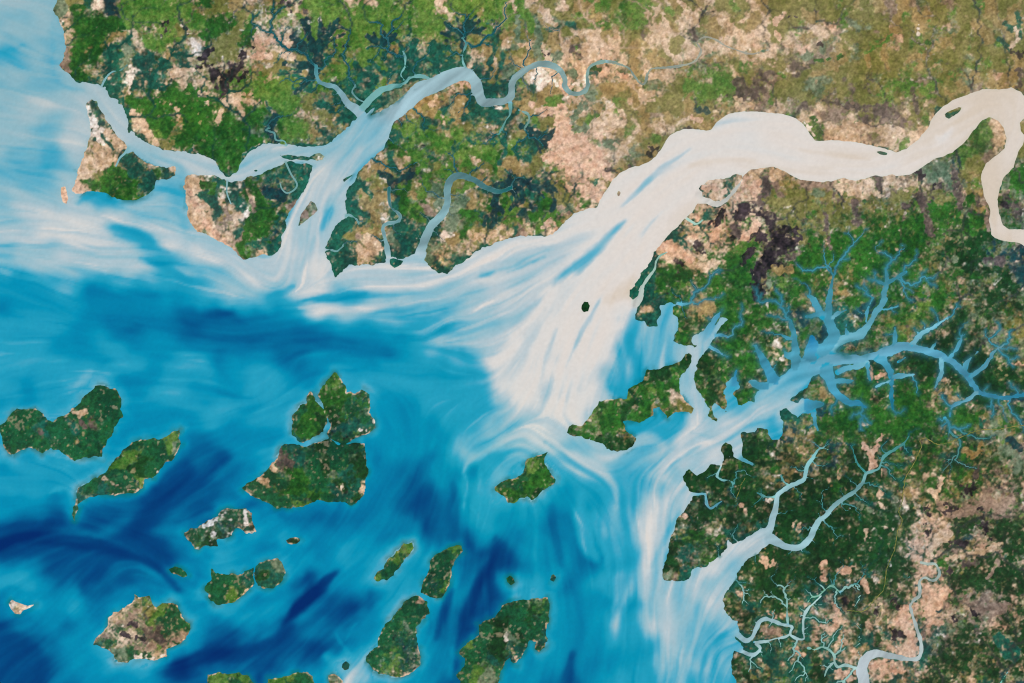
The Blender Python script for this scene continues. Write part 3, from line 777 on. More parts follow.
for x, y in ((680, 600), (700, 620), (690, 650), (710, 590), (660, 610), (670, 660), (725, 570), (650, 590), (690, 670), (712, 640), (664, 640)):
    sea[y // 16, x // 16] = 6.6
low = sea[20:]
low += np.where(low < 4.5, .38 * (low > .5), 0)
kn = ~np.isnan(sea)
sea = np.where(kn, sea, 0)
for _ in range(60):
    b = blur3(sea * kn); bk = blur3(kn.astype(np.float32))
    new = (~kn) & (bk > 0)
    sea[new] = (b / np.maximum(bk, 1e-6))[new]
    kn |= new

FLOW = [P(t) for t in (
 "0,30 50,40", "0,90 60,100", "0,130 60,140", "0,180 60,205 120,225 200,255 260,285", "0,240 80,262 170,262 240,285",
 "0,290 100,298 200,310 300,305 400,310", "0,330 120,335 250,340 400,345 470,365", "390,100 360,130 330,180 300,250 290,290", "355,140 320,200 305,270",
 "100,90 135,140 200,165 230,182 270,160 340,150", "390,280 440,280 520,255 600,215 680,150 760,145 860,160 930,130 1000,105 1000,150 988,190 992,230",
 "640,230 590,270 550,330 530,400 510,430", "700,190 650,250 610,330 585,400", "560,260 500,300 420,340", "600,240 520,270 440,300 350,305",
 "520,430 560,450 610,490 625,560 615,620 600,683", "560,440 600,470 640,450 660,455", "520,430 470,460 465,500 475,560 470,620 430,683",
 "900,350 800,375 740,415 690,440 650,480 640,540 640,620 640,683", "700,350 690,400 700,430", "640,310 635,380", "790,545 750,545 710,590 690,640 680,683",
 "730,640 705,650 700,683", "650,600 660,683", "0,540 60,520 130,520 190,480 240,450 300,430", "0,500 60,500 110,530 160,560 190,580",
 "170,683 230,655 290,600 330,570 360,530 400,490 430,450", "330,640 400,560 430,500 450,440", "450,683 460,620 475,560 500,520", "570,683 570,600 560,520 540,480",
 "0,640 40,630 100,560", "0,383 100,370 200,380 260,400", "220,420 270,390 300,360", "0,480 70,480 90,500", "0,683 80,600 110,570", "380,400 400,440 400,470", "680,450 720,435 760,415")]

# (line with width, level, strength)
STREAKS = [
 ("553,286,3 562,276,7 575,268,10 590,256,11 603,243,9 614,232,6 625,221,2", 5.2, .95),
 ("603,250,3 590,262,3 578,275,2", 6.6, .7),
 ("480,276,4 487,275,5 493,272,4", 5.5, .8), ("500,270,2 515,266,4 530,257,4 545,251,3 553,250,1", 6.4, .8), ("508,272,1.5 522,267,4 535,261,3.5 545,257,1.5", 5.4, .9),
 ("480,268,2 500,262,3 520,258,2", 7.2, .6),
 ("622,206,2 632,196,5 642,187,6 652,177,6 662,168,5 675,160,4 690,149,2", 7.4, .8), ("637,191,3 643,186,5 651,178,4", 6.2, .8),
 ("640,236,2 650,224,4 662,212,3", 7.8, .6), ("625,236,2 632,226,3", 7.5, .6),
 ("574,348,2 580,336,5 590,317,6 597,305,4 601,296,1.5", 6.3, .85), ("566,366,3 572,352,3", 7.9, .6),
 ("78,203,4 86,196,9 96,193,9 106,197,7 113,203,3", 4.2, .95), ("120,202,4 140,200,8 160,190,8 172,184,4", 5.6, .8),
 ("112,226,3 124,229,6 138,234,9 152,242,8", 4.0, .9), ("116,235,4 132,238,5 150,246,7 168,252,4", 4.6, .8),
 ("140,258,3 158,263,7 176,273,8 190,283,4", 4.2, .8),
 ("298,302,2 312,299,5 335,297,6 355,294,5 370,292,2", 4.2, .95), ("268,297,2 280,291,5 294,286,3", 4.4, .9),
 ("300,308,3 320,309,6 350,311,6 380,306,5 420,298,4", 8.0, .8),
 ("260,282,4 290,290,5", 8.2, .4),
 ("52,22,2 52.5,35,3.5 53,50,3.5 52,66,3.5 56,78,3 64,87,3 84,90,2", 5.4, .8), ("-20,56,5 0,54,5 12,49,4.5 24,45,3", 5.0, .9), ("8,94,3 24,87,5 45,87,4 64,88,3", 6.0, .7), ("-10,64,6 4,62,5", 5.4, .7),
 ("463,472,3 468,463,4 478,456,5 492,449,6 508,444,6 524,440,5", 7.2, .85), ("464,470,2 467,485,2.5 465,497,2 464,508,2", 6.4, .7), ("480,464,3 480,478,4 477,492,2", 5.8, .7),
 ("470,505,3 482,520,3 492,530,2", 5.2, .6),
 ("516,430,5 535,437,6 556,448,7 578,458,8 596,466,10 608,478,8 616,490,7 617,508,5", 7.8, .85),
 ("545,442,3 560,452,3 580,468,4 596,480,3", 4.8, .7),
 ("582,492,3 580,506,8 581,522,12 588,545,16 596,558,10", 6.0, .7), ("598,495,3 600,520,4 598,540,2", 4.0, .8), ("606,500,3 600,530,5 606,560,4 616,600,3", 5.2, .5),
 ("628,446,10 640,440,12 655,440,10 664,450,7 660,460,4", 7.9, .7),
 ("655,480,3 672,465,4 684,455,4 700,446,3", 5.2, .7), ("650,470,3 662,458,4 672,442,3", 5.4, .7), ("690,432,2 705,436,2 718,440,2", 6.2, .6), ("726,441,3 740,430,4 752,424,4 770,420,3", 5.0, .6), ("776,412,3 772,422,8 774,436,10", 4.2, .7),
 ("70,392,3 80,383,6 87,376,8 92,371,3", 6.2, .8), ("50,493,2 58,489,4 66,487,3", 6.3, .8), ("24,412,3 50,404,5 70,388,4", 5.2, .5),
 ("-10,548,12 20,538,14 60,540,14 100,546,14 130,556,10 156,566,8 178,590,5", .4, .75), ("100,545,8 135,530,16 165,505,20 195,480,18 225,455,12", .7, .7), ("0,530,10 50,525,12", .8, .6),
 ("286,622,6 300,606,12 316,592,13 334,574,8", -.2, .85), ("176,668,10 205,656,14 240,654,14 270,644,12 290,626,8", .5, .7), ("185,660,8 178,675,10", .3, .7),
 ("456,700,12 461,660,14 466,620,12 476,590,12 490,565,8", .2, .75), ("436,640,6 445,610,9 452,590,7", .9, .6), ("566,683,12 572,655,8", .9, .7), ("497,540,8 492,575,9", 1.0, .6), ("560,565,8 556,535,10 552,505,8", 1.7, .6), ("400,505,18 415,480,14 430,455,10", 1.4, .6), ("450,540,7 456,510,6 452,485,5", 1.9, .6),
 ("224,340,10 200,335,14 150,322,10", 2.2, .5), ("300,330,12 340,345,16 390,352,10", 2.1, .5),
 ("326,656,5 336,664,11 352,672,13 370,680,10", 6.6, .85), ("360,672,3 350,656,3 342,644,3 336,634,2", 5.6, .7), ("346,640,1.5 352,628,1.5 358,622,1", 5.2, .5),
 ("716,683,6 716,660,8 718,644,8 726,632,5", 4.9, .7), ("700,690,5 702,668,6 708,650,6 722,636,5", 4.8, .75), ("655,690,10 650,670,9", 4.2, .7), ("690,640,3 684,660,3 680,683,3", 6.4, .6), ("668,600,3 690,610,4 700,640,4", 7.2, .4),
 ("462,352,10 478,372,20 480,398,24 472,425,18", 4.4, .8), ("440,322,5 425,318,6", 5.2, .5), ("415,303,4 445,318,8 470,330,8", 6.6, .6), ("505,300,5 480,312,6 455,318,3", 6.2, .5), ("540,300,4 515,322,5 500,345,4", 7.4, .6), ("556,330,4 545,360,5 540,390,4", 7.8, .5), ("600,320,3 590,345,4 582,370,3", 8.3, .5),
 ("626,618,22 634,650,34 638,690,40", 4.1, .85), ("600,640,30 605,690,30", 3.2, .6), ("664,600,20 670,640,20 682,690,16", 7.2, .5),
 ("688,484,12 674,510,20 660,540,20 640,575,14 624,600,8 616,625,4", 7.7, .7), ("652,566,4 666,537,5 680,512,3", 5.4, .7), ("700,470,8 684,490,8", 6.0, .5), ("612,610,3 622,590,5 634,566,4", 5.8, .6),
 ("700,130,5 718,126,8 735,118,8 758,121,5", 8.4, .7), ("712,150,3 740,148,6 770,152,5 800,160,3", 9.0, .6), ("690,165,5 720,160,6 755,160,4", 10.8, .7), ("660,175,6 690,158,7 720,150,4", 8.6, .6), ("800,150,3 840,155,5 870,160,3", 10.9, .6), ("836,168,3 870,170,4 900,166,3", 9.2, .5), ("936,136,2 942,140,5 948,134,4 952,128,2", 8.6, .7), ("955,122,3 975,112,5 1000,104,4", 11, .8), ("920,150,3 935,146,3 950,140,2", 9.4, .5), ("985,186,4 990,205,5 994,222,4", 11, .8), ("630,280,10 618,296,12 606,300,8", 10.9, .7), ("660,225,5 640,250,8 625,262,6", 10.5, .6),
 ("430,338,4 450,340,7 475,344,8 492,352,7", 7.2, .7), ("418,346,3 440,348,3 462,352,2", 5.0, .5), ("496,430,8 500,410,6 496,390,4", 5.4, .5),
 ("610,388,6 620,393,6 630,388,5", 4.2, .7), ("650,315,18 655,340,30 662,362,20", 6.5, .6), ("618,345,5 622,365,8 624,380,8", 5.0, .7),
 ("300,270,5 315,240,7 330,215,7 345,180,8 360,150,7", 8.0, .6), ("286,225,5 290,210,7 296,200,5", 4.8, .7), ("322,228,6 328,216,8 332,208,4", 4.6, .7), ("310,250,3 316,236,4 322,222,3", 6.2, .5), ("338,175,3 330,196,4 322,216,3", 6.2, .5), ("370,150,5 356,170,6 350,184,4", 6.2, .5),
 ("240,167,3 256,157,5 270,150,4", 5.6, .5), ("285,161,2 300,163,4 315,166,3", 5.0, .6), ("130,145,3 145,155,5 165,160,4 180,166,5 182,182,8", 5.8, .6), ("186,215,6 184,230,6 182,205,5", 5.6, .5),
 ("800,385,3 790,392,3 776,402,4 760,410,3", 7.4, .5),
]

# land-cover details: (line with width, letter)
PATCH = [
 ("317,72,8 318,58,9 319,47,7", 'n'), ("318,50,6 310,38,5 303,22,3", 'n'), ("320,46,6 322,31,5 321,19,2", 'n'), ("323,46,7 333,32,5 343,16,2", 'n'), ("317,50,6 302,43,5 289,37,4", 'n'), ("317,60,6 306,64,6 284,65,4", 'n'), ("314,70,6 302,83,5 294,94,3", 'n'), ("321,48,4 336,40,3 346,35,2", 'n'), ("305,25,4 312,33,3", 'n'), ("336,28,3 344,30,2", 'n'),
 ("463,47,4 463,31,6 467,15,3", 'n'), ("462,34,5 447,25,3", 'n'), ("464,33,5 485,28,3", 'n'), ("460,29,4 457,17,2", 'n'), ("468,26,3 477,20,2", 'n'),
 ("327,38,3 331,25,2", 'n'), ("313,42,3 307,30,2 309,20,2", 'n'), ("299,40,3 293,46,2 287,48,1.6", 'n'), ("303,64,4 296,72,3 285,76,2", 'n'), ("300,66,3 292,58,2", 'n'), ("330,42,3 340,44,2 350,46,1.6", 'n'), ("333,33,3 341,30,2 350,33,1.6", 'n'),
 ("385,38,3 394,30,2", 'n'), ("376,40,3 370,47,2 364,48,2", 'm'), ("396,40,4 404,48,5 398,58,6", 'm'), ("355,66,6 365,76,7 372,86,6", 'm'), ("370,62,4 380,70,5", 'm'),
 ("455,29,3 449,34,2 444,33,2", 'n'), ("470,31,2.6 478,35,2 486,36,1.6", 'n'), ("466,22,2.6 473,17,2", 'n'), ("460,40,3 450,44,2 442,45,2", 'm'),
 ("410,72,8 425,70,7 440,66,6", 'm'), ("404,60,5 415,50,3 420,40,2", 'm'), ("485,88,6 492,94,6 500,90,5 506,84,4", 'm'), ("486,78,5 490,70,4", 'm'), ("480,112,6 492,112,6 505,112,5", 'm'),
 ("340,96,4 345,106,5 340,116,4", 'm'), ("320,104,3 330,108,4", 'm'), ("275,118,6 270,128,7 275,138,5", 'n'), ("270,112,3 266,104,2", 'm'),
 ("350,190,7 347,204,6 350,215,7", 'm'), ("345,222,10 338,234,12 334,246,8", 'm'), ("366,188,5 372,196,6", 'm'), ("360,210,7 368,214,6", 'm'), ("400,235,10 408,242,8 402,250,7", 'm'), ("412,228,5 416,240,5", 'm'),
 ("513,192,4 517,203,3 511,212,2", 'n'), ("525,185,4 532,178,2.4", 'n'), ("508,190,5 515,196,4", 'n'), ("489,214,4 485,224,3", 'n'), ("497,206,4 503,212,2.4", 'n'), ("536,187,3 543,196,2", 'n'),
 ("505,62,2 498,75,3 495,88,4", 'm'), ("530,138,3 522,146,3 515,150,2", 'm'), ("557,80,1", 't'),
 ("106,93,4 118,104,6 127,117,6 131,131,5 140,141,4 154,149,3.6 176,154,3", 'm'), ("190,156,3 206,159,4 216,166,4 225,178,4", 'm'), ("245,158,4 258,150,5 276,145,5 300,146,3 325,146,4 340,138,5", 'm'),
 ("125,160,14 140,168,10 150,178,10", 'm'), ("95,104,5 104,120,4", 'm'), ("112,124,5 122,138,5 128,146,4", 'm'), ("92,128,3 100,132,3 108,140,3 112,150,3", 'm'), ("100,118,3 96,138,3", 'm'),
 ("209,196,6 216,210,6 212,202,6", 'm'), ("205,185,8 216,186,6", 'G'), ("270,190,10 285,195,9", 'n'), ("285,230,8 280,245,8", 'm'), ("245,235,8 255,215,8 262,195,8", 'G'),
 ("150,92,6 160,104,6 170,110,5", 'G'), ("190,88,8 195,105,8", 'G'), ("160,60,4 172,66,5 186,62,5 190,70,4", 'm'),
 ("945,117,6 955,112,8 963,108,5", 'm'), ("878,152,4 888,154,4", 'm'), ("548,578,8 558,578,8", 'm'),
 ("365,36,5 380,41,6 397,38,4", 'n'), ("381,41,4 385,30,2", 'n'), ("372,38,3 370,30,2", 'n'), ("497,33,3 494,50,4 488,66,6", 'm'), ("434,42,6 436,52,6", 'm'), ("545,30,4 560,27,3", 'm'),
 ("523,129,5 536,134,6 548,136,6 556,129,3", 'n'), ("546,136,5 549,150,3", 'n'), ("532,134,5 541,150,3", 'n'), ("498,186,7 520,183,7 543,190,4", 'n'), ("497,190,6 495,207,6 494,224,4", 'n'), ("520,184,6 523,200,5 512,209,3", 'n'), ("509,182,4 514,170,3", 'n'), ("505,140,6 508,152,5 503,165,4", 'm'), ("440,88,1 438,92,1", 'd'),
 ("389,190,4 388,178,5 380,171,4", 'n'), ("388,180,5 398,178,5 412,172,4", 'n'), ("410,172,4 416,165,2", 'n'),
 ("249,44,2 243,56,3 238,66,3 231,78,4", 'b'), ("199,68,2 208,67,3 216,70,5 222,76,6 226,90,5 226,98,3", 'b'), ("200,60,2 208,52,3 215,45,2", 'b'), ("231,77,4 240,75,4 247,72,2", 'b'), ("252,48,2 262,43,2", 'b'), ("187,33,1.6 188,28,1.6 186,22,1.2", 'b'), ("163,35,1.6 168,22,1.6", 'b'), ("280,5,2 288,10,3 292,16,2", 'b'), ("303,4,3 304,14,3", 'd'),
 ("228,98,4 225,110,4 220,124,3", 't'), ("229,99,5 245,100,5 259,103,2", 't'), ("238,102,4 243,114,2", 't'), ("235,97,3 241,91,3 249,94,2", 't'), ("200,95,5 206,98,4 209,106,2", 't'), ("172,70,8 190,74,8", 't'), ("176,106,3 178,116,3", 't'), ("130,62,2 128,76,4 131,92,5", 'w'), ("133,112,4 144,126,8 150,135,4", 't'),
 ("262,40,14 276,38,14 285,44,8", 'p'), ("255,54,8 270,55,6", 'p'), ("246,28,8 248,42,8", 'G'),
 ("598,90,3 604,108,3", 'o'), ("596,126,3 603,110,4 610,106,4 618,112,3 621,120,2", 't'), ("640,92,4 645,102,5 655,101,3", 't'), ("620,152,2 612,138,2 600,128,2", 't'), ("560,110,14 566,135,18 575,160,16", 'p'), ("545,160,4 552,145,4 560,130,3", 'p'), ("573,120,5 580,106,7", 's'), ("575,130,8 590,130,8", 's'),
 ("648,4,2 658,12,3 662,22,3 666,30,3", 't'), ("678,2,2 686,10,3 684,20,3 690,28,3", 't'), ("664,42,3 668,54,4 680,58,5 690,54,4 690,46,4", 't'), ("608,36,3 610,52,4", 't'), ("585,50,4 595,36,4 604,22,3", 't'), ("575,62,5 580,75,4 583,88,3", 't'), ("648,75,3 660,76,5 672,72,4", 't'), ("616,72,6 626,76,6", 'p'), ("736,80,10 745,92,10", 'd'), ("735,100,4 755,106,3", 't'), ("704,109,7", 'n'), ("690,116,4 700,120,5", 'p'),
 ("775,20,5 785,10,4", 'p'), ("777,30,4 780,40,4", 'p'), ("788,14,2 796,16,2.4", 'b'), ("817,44,3.6 820,45,3", 'b'), ("512,10,3 510,2,3", 't'), ("516,20,6 518,50,6", 's'), ("436,0,3 436,12,2", 't'), ("544,54,3", 'b'),
 ("830,100,1 890,112,12 880,108,9", 'd'), ("815,120,1 850,130,5 900,128,6", 't'), ("911,80,2 913,100,3 916,112,2", 'd'), ("1005,24,5 1012,30,5 1020,28,4", 'm'), ("997,39,4 1006,47,5 1014,54,5", 'm'), ("1018,16,4 1021,24,5", 'm'), ("1021,33,4 1024,38,4", 'm'), ("1017,30,2 1020,40,3 1016,50,3", 't'), ("1016,56,4 1024,56,4", 'b'), ("1018,70,4 1020,85,4", 'd'),
 ("813,118,5 818,130,5 818,140,4", 'G'), ("805,118,2 812,130,2 814,138,1.5", 'w'), ("815,58,1 830,58,4 840,55,3", 'G'), ("868,55,1.4 882,45,3 892,35,2", 'g'), ("916,28,3 917,33,3", 'w'), ("926,40,5", 'G'),
 ("712,224,4 717,218,8 722,212,4", 'b'), ("697,238,4 696,246,7 698,254,4", 'b'), ("677,262,4", 'b'), ("742,205,6 752,202,8", 'd'), ("734,228,9 737,236,7", 'd'), ("758,212,3 768,222,7 770,232,4", 'b'), ("752,236,7 762,240,9", 'b'), ("771,250,10 785,246,14 795,240,8", 'b'), ("768,262,10 776,262,10", 'b'), ("738,214,7 750,207,8 757,214,5", 'b'), ("748,222,4 756,232,6", 'b'), ("778,236,6 790,232,7 800,238,5", 'b'), ("784,255,7 796,252,8", 'd'), ("745,262,4 752,255,6", 'b'), ("760,268,8 757,290,7 757,300,4", 'b'), ("770,275,5 768,285,4", 's'), ("780,268,8 792,266,6", 'y'), ("668,248,10 680,252,10 690,258,8", 'p'), ("712,238,8 718,232,5", 'p'), ("745,240,5 755,226,8", 'p'), ("745,180,8 740,192,7 738,198,5", 'p'), ("766,178,5 762,186,6", 'd'), ("705,190,5 715,188,9 722,190,6", 'p'),
 ("920,195,8 925,215,9 930,236,6", 'd'), ("955,170,6 958,190,8 960,210,6", 'd'), ("905,205,5 900,220,4", 'd'), ("858,200,6 858,215,5", 'd'), ("826,215,4 828,245,5", 'd'), ("918,172,3 924,176,3", 'b'), ("933,185,3", 'b'), ("985,200,5 988,225,5", 'r'), ("838,186,12 850,190,8", 't'), ("870,190,6 880,196,6", 't'), ("900,186,5 906,192,4", 't'), ("895,251,4", 't'), ("985,260,8 1000,262,10", 'd'),
 ("953,258,3 957,262,5", 's'), ("1002,290,2 1007,294,4 1008,300,3", 's'), ("812,352,1 820,348,1", 's'), ("779,358,3 783,358,4", 'w'), ("866,368,4 872,375,7 882,376,6", 'p'),
 ("866,446,4 870,462,6 866,470,4", 'p'), ("872,452,3 878,440,4 881,434,3", 'p'), ("866,448,3 862,442,2", 'p'), ("861,424,4 866,423,3", 't'), ("838,470,4 837,478,4", 't'), ("880,488,4 878,498,4 884,506,3", 't'), ("862,505,5 872,511,4", 's'), ("768,500,3 773,501,4", 'w'), ("798,522,3 800,532,4", 't'), ("795,527,4", 't'), ("866,530,4 864,537,3", 't'), ("886,530,2 893,528,2", 't'), ("680,514,3 684,513,3", 'p'), ("742,507,3 745,511,2", 'p'), ("738,591,2 742,592,4", 't'), ("762,557,6 765,566,5 770,564,4", 'p'), ("820,565,7 823,580,6", 'p'), ("840,570,7 846,572,6", 'p'), ("770,612,4 776,618,4", 'p'), ("865,582,7 870,590,5", 'p'), ("768,628,8 778,632,7", 'r'),
 ("930,560,1 935,540,12 945,535,12", 't'), ("928,490,6 935,492,6 938,480,5", 't'), ("940,505,8 955,515,10 985,505,10 1010,500,8", 'r'), ("972,478,5 975,488,5", 'b'), ("963,494,4 972,490,4", 'b'), ("946,508,7 955,508,6", 'b'), ("928,515,6", 'b'), ("923,530,4 926,536,4", 'b'), ("980,508,4", 'b'), ("985,522,5 990,535,5", 'b'), ("955,542,6 965,543,5", 'b'), ("965,563,7 975,562,6", 'd'), ("948,572,5", 'b'), ("945,560,4 975,552,5 1000,548,4", 't'), ("998,563,3 990,580,2", 'r'), ("898,632,6 903,634,5", 'b'), ("894,600,5 902,610,4", 'b'), ("880,606,3 877,612,3", 'b'), ("882,605,2 881,612,3 876,622,4", 't'), ("951,620,4", 'b'), ("972,610,4 975,616,3", 'b'), ("966,600,1 990,608,14 1005,605,10", 'r'), ("975,465,6 976,480,5", 'd'), ("965,447,7 975,455,8 982,447,6", 'y'), ("835,618,4 845,620,4", 'p'),
 ("945,590,10 930,610,10 938,625,8", 'p'), ("905,610,8 908,625,8", 'p'), ("905,645,12 895,648,6", 'p'), ("885,668,12 895,665,10", 'p'), ("930,570,5", 'p'), ("840,676,10 850,676,8", 'p'), ("832,600,1 838,612,5", 'p'), ("795,648,7 800,655,5", 'p'),
 ("1000,640,12 1015,655,18", 'm'), ("1010,440,7 1022,450,8", 'n'), ("1000,430,1 980,438,4", 's'),
 ("80,420,5 86,426,4", 'd'), ("72,410,6 78,414,6 84,412,4", 't'), ("41,430,3 41,436,4", 'd'), ("70,446,3 76,441,3", 'y'), ("157,472,3", 'w'), ("115,482,2 124,487,3 138,488,3", 't'), ("105,477,4", 't'),
 ("205,527,4 212,522,5 218,519,5", 'w'), ("224,521,4 230,522,3", 'w'), ("211,542,3 213,535,3", 'w'), ("226,537,2 232,534,3", 'w'), ("246,528,3 250,531,3", 'w'), ("243,512,3 247,520,4", 'w'),
 ("120,638,6 128,635,5", 't'), ("130,622,3 138,626,3", 'b'), ("124,634,3 134,636,4 143,637,3", 'b'), ("138,646,6 152,645,6", 'r'), ("138,656,4 150,658,4 163,654,3", 'w'), ("145,628,7 152,630,6", 'd'), ("288,456,5 284,464,5 285,470,3", 'd'), ("275,466,5 280,470,4", 't'), ("262,478,6 268,486,6", 't'), ("340,488,3 344,484,2", 'w'), ("362,482,5 360,490,5", 't'),
 ("418,598,4 422,603,5 416,604,4", 'p'), ("395,674,3 405,673,3", 't'), ("506,637,3 508,643,2", 'w'), ("515,650,4 518,657,4", 't'), ("372,424,2.4 374,425,2", 'w'), ("360,433,1.8 366,434,1.8", 'w'),
 ("195,205,4 205,222,6 218,236,7 232,252,6", 'p'), ("190,190,5 198,205,6", 'p'), ("96,150,8 100,165,9 106,150,8", 't'), ("226,210,4 230,222,4", 'r'), ("247,214,3", 'w'), ("254,200,3 256,212,3", 'r'), ("95,125,6 100,140,5", 'w'), ("110,130,6 116,140,5", 't'),
 ("363,168,4 372,160,5 382,156,4", 't'), ("370,240,10 378,248,9 364,256,6", 't'), ("384,218,3 389,218,4", 'w'), ("445,232,5 452,235,5", 'w'), ("452,82,5 462,80,5 472,90,4", 'p'), ("440,108,1 446,124,3", 't'), ("436,95,4 430,105,5", 't'), ("462,100,14 458,112,12", 'y'), ("540,68,4 550,74,5 558,84,5", 'w'), ("572,86,3 578,86,4", 'w'), ("594,80,5 598,85,4", 'p'), ("594,72,5 600,70,4", 'G'),
 ("481,160,3", 't'), ("478,172,3", 't'), ("548,226,8 554,220,7 558,230,5", 'p'), ("563,214,6 570,210,7", 's'), ("606,170,3 620,168,3", 'd'), ("651,155,4 656,152,5", 'b'),
]

# broad districts: (line with width, letter, how strongly it replaces what was read from the grid)
DISTRICT = [
 ("700,500,50 745,470,60 800,500,60 860,450,60", 'K', .5), ("700,540,60 740,500,50", 'K', .45), ("800,500,50 850,540,60 890,560,50", 'K', .6), ("870,500,50 890,540,50", 'K', .5), ("780,580,60 830,560,60", 'K', .5), ("750,580,30 775,600,40 790,575,40", 'K', .5),
 ("780,480,40 800,440,40", 'y', .3), ("830,430,40 880,425,40 920,430,40", 'G', .55), ("900,470,30 930,460,40", 'G', .5), ("940,450,50 1000,460,60", 'K', .4), ("1000,440,50 1024,470,40", 's', .4),
 ("960,585,50 1000,580,50 1020,640,70 970,650,60 930,675,40", 'K', .66), ("960,525,20 1010,535,40 1020,560,30", 'K', .65), ("955,585,20 980,580,24", 'K', .5),
 ("930,530,34 925,560,36 928,590,36 908,620,34 905,645,34 880,668,24", 'p', .62), ("945,506,20 1030,500,22", 'r', .4), ("990,605,26 960,605,20", 'r', .55),
 ("760,655,40 790,670,50 775,680,40", 'm', .45), ("800,612,30 830,625,40 845,660,40", 'p', .35), ("800,590,24 830,600,24", 'm', .3), ("890,605,30 870,600,24", 'K', .4), ("870,560,40 900,575,30", 'K', .5),
 ("700,270,40 740,270,30", 'G', .55), ("690,320,30 720,380,40", 'K', .4), ("750,310,50 740,350,50", 'G', .5), ("800,265,40 850,255,50 900,240,50 940,225,40", 'G', .55), ("770,330,40 770,300,40", 'K', .35), ("880,310,40 910,300,40", 'G', .45), ("800,215,40 860,210,50 920,200,40", 'o', .4), ("880,225,40 930,215,40", 'G', .4),
 ("955,255,60 1000,290,60", 'K', .5), ("960,330,60 1000,370,60", 'K', .45), ("985,320,50 1015,340,40", 's', .35), ("930,365,50 990,385,40", 'K', .55), ("940,345,26 955,352,24", 'K', .6), ("910,395,40 870,390,30", 'G', .45), ("1000,255,30 1024,260,40", 'n', .35), ("960,205,24 970,180,24", 'o', .35), ("1010,190,30 1020,170,20", 'G', .4),
 ("280,15,40 330,15,40 390,20,50", 'g', .5), ("345,55,40 360,30,40", 'g', .4), ("400,62,20 440,62,22 475,64,14", 'm', .55), ("380,60,20 360,75,24", 'm', .4), ("484,92,24 505,92,18", 'm', .6), ("392,128,16 372,152,10", 'm', .5), ("480,116,18 505,122,22 520,130,14", 'm', .6), ("335,95,20 347,112,22 330,126,20", 'm', .55),
 ("420,150,50 470,140,50", 'g', .35), ("430,25,40 480,20,40", 'g', .4), ("300,110,24 320,104,20", 'o', .4), ("250,90,50 280,100,50", 'g', .5), ("180,110,60 210,125,60 250,130,50", 'G', .5), ("90,50,50 85,20,30", 'G', .45), ("150,10,60 190,20,50", 'g', .4), ("110,75,24 120,90,16 150,80,20", 'm', .45), ("160,65,20 190,60,20", 'm', .35),
 ("265,232,30 275,205,24", 'G', .5), ("270,180,30 300,180,24", 'm', .55), ("230,195,24 225,180,24", 'm', .4), ("130,175,40 160,170,20", 'm', .45), ("110,185,30 130,190,20", 'G', .5),
 ("690,235,26 712,228,30 740,210,40 752,228,20", 'p', .5), ("700,262,20 715,250,20", 't', .4),
 ("560,150,40 580,170,50 590,195,30", 'p', .6), ("700,60,40 740,50,40 800,50,30", 't', .3), ("720,95,30 700,80,30", 'g', .45), ("860,70,60 960,50,60", 'o', .3), ("900,90,40 930,80,40", 'g', .3),
]

# ------------------------------------------------------------------ shapes of land
wobble = noise(9, 3, .6) * .75
WOB = noise(6, 2, .8) * 1.3
NZ_WL, NZ_AMP, SHARP = 8, .25, 9
sdfN = poly_sdf(N_COAST)
sdfE = poly_sdf(E_COAST)
rivD = np.full((NY, NX), FAR, np.float32)
rivC = np.zeros((NY, NX, 3), np.float32)
rivK = np.zeros((NY, NX), np.uint8)
rivA = np.ones((NY, NX), np.float32)


def lin(c):  # display colour to linear
    c = np.asarray(c, np.float32) / 255.
    return np.where(c <= .04045, c / 12.92, ((c + .055) / 1.055) ** 2.4)


MELT = {(368., 136.): .05, (718., 582.): .36, (766., 400.): .3, (419., 255.): .12, (389., 260.): .1, (742., 172.): .1, (731., 631.): .1, (697., 340.): .4, (736., 455.): .5, (688., 494.): .2, (737., 649.): .2, (323., 249.): .3}
for pts, c0, c1, key in RIVERS:
    if key == 's':
        pts = [(x, y, w_ * (.9 if w_ > 2.5 else 1)) for x, y, w_ in pts]
    if key == 'e' and pts[0][2] < 20:
        n_p = len(pts) - 1
        pts = [(x, y, w_ * (1.22 - .5 * (k / n_p) ** 1.6)) for k, (x, y, w_) in enumerate(pts)]
    sl, d, t = stroke(pts, run=True)
    w = d < rivD[sl]
    rivD[sl][w] = d[w]
    tt = t[w][:, None]
    rivC[sl][w] = lin(c0) * (1 - tt) + lin(c1) * tt
    rivK[sl][w] = ord(key)
    rivA[sl][w] = sstep(0, MELT.get(pts[0][:2], .02), t[w])
rivDw = rivD + np.clip(wobble, -1.2, 1.2) * .45
calm = 1 - .62 * sstep(540, 620, PX) * sstep(262, 235, PY)
rivDw = np.where(rivK == ord('e'), rivD + wobble * .5 + WOB * .25, rivDw)
sdfN = np.minimum(sdfN + wobble * calm, rivDw)
sdfE = np.minimum(sdfE + wobble * calm, rivDw)

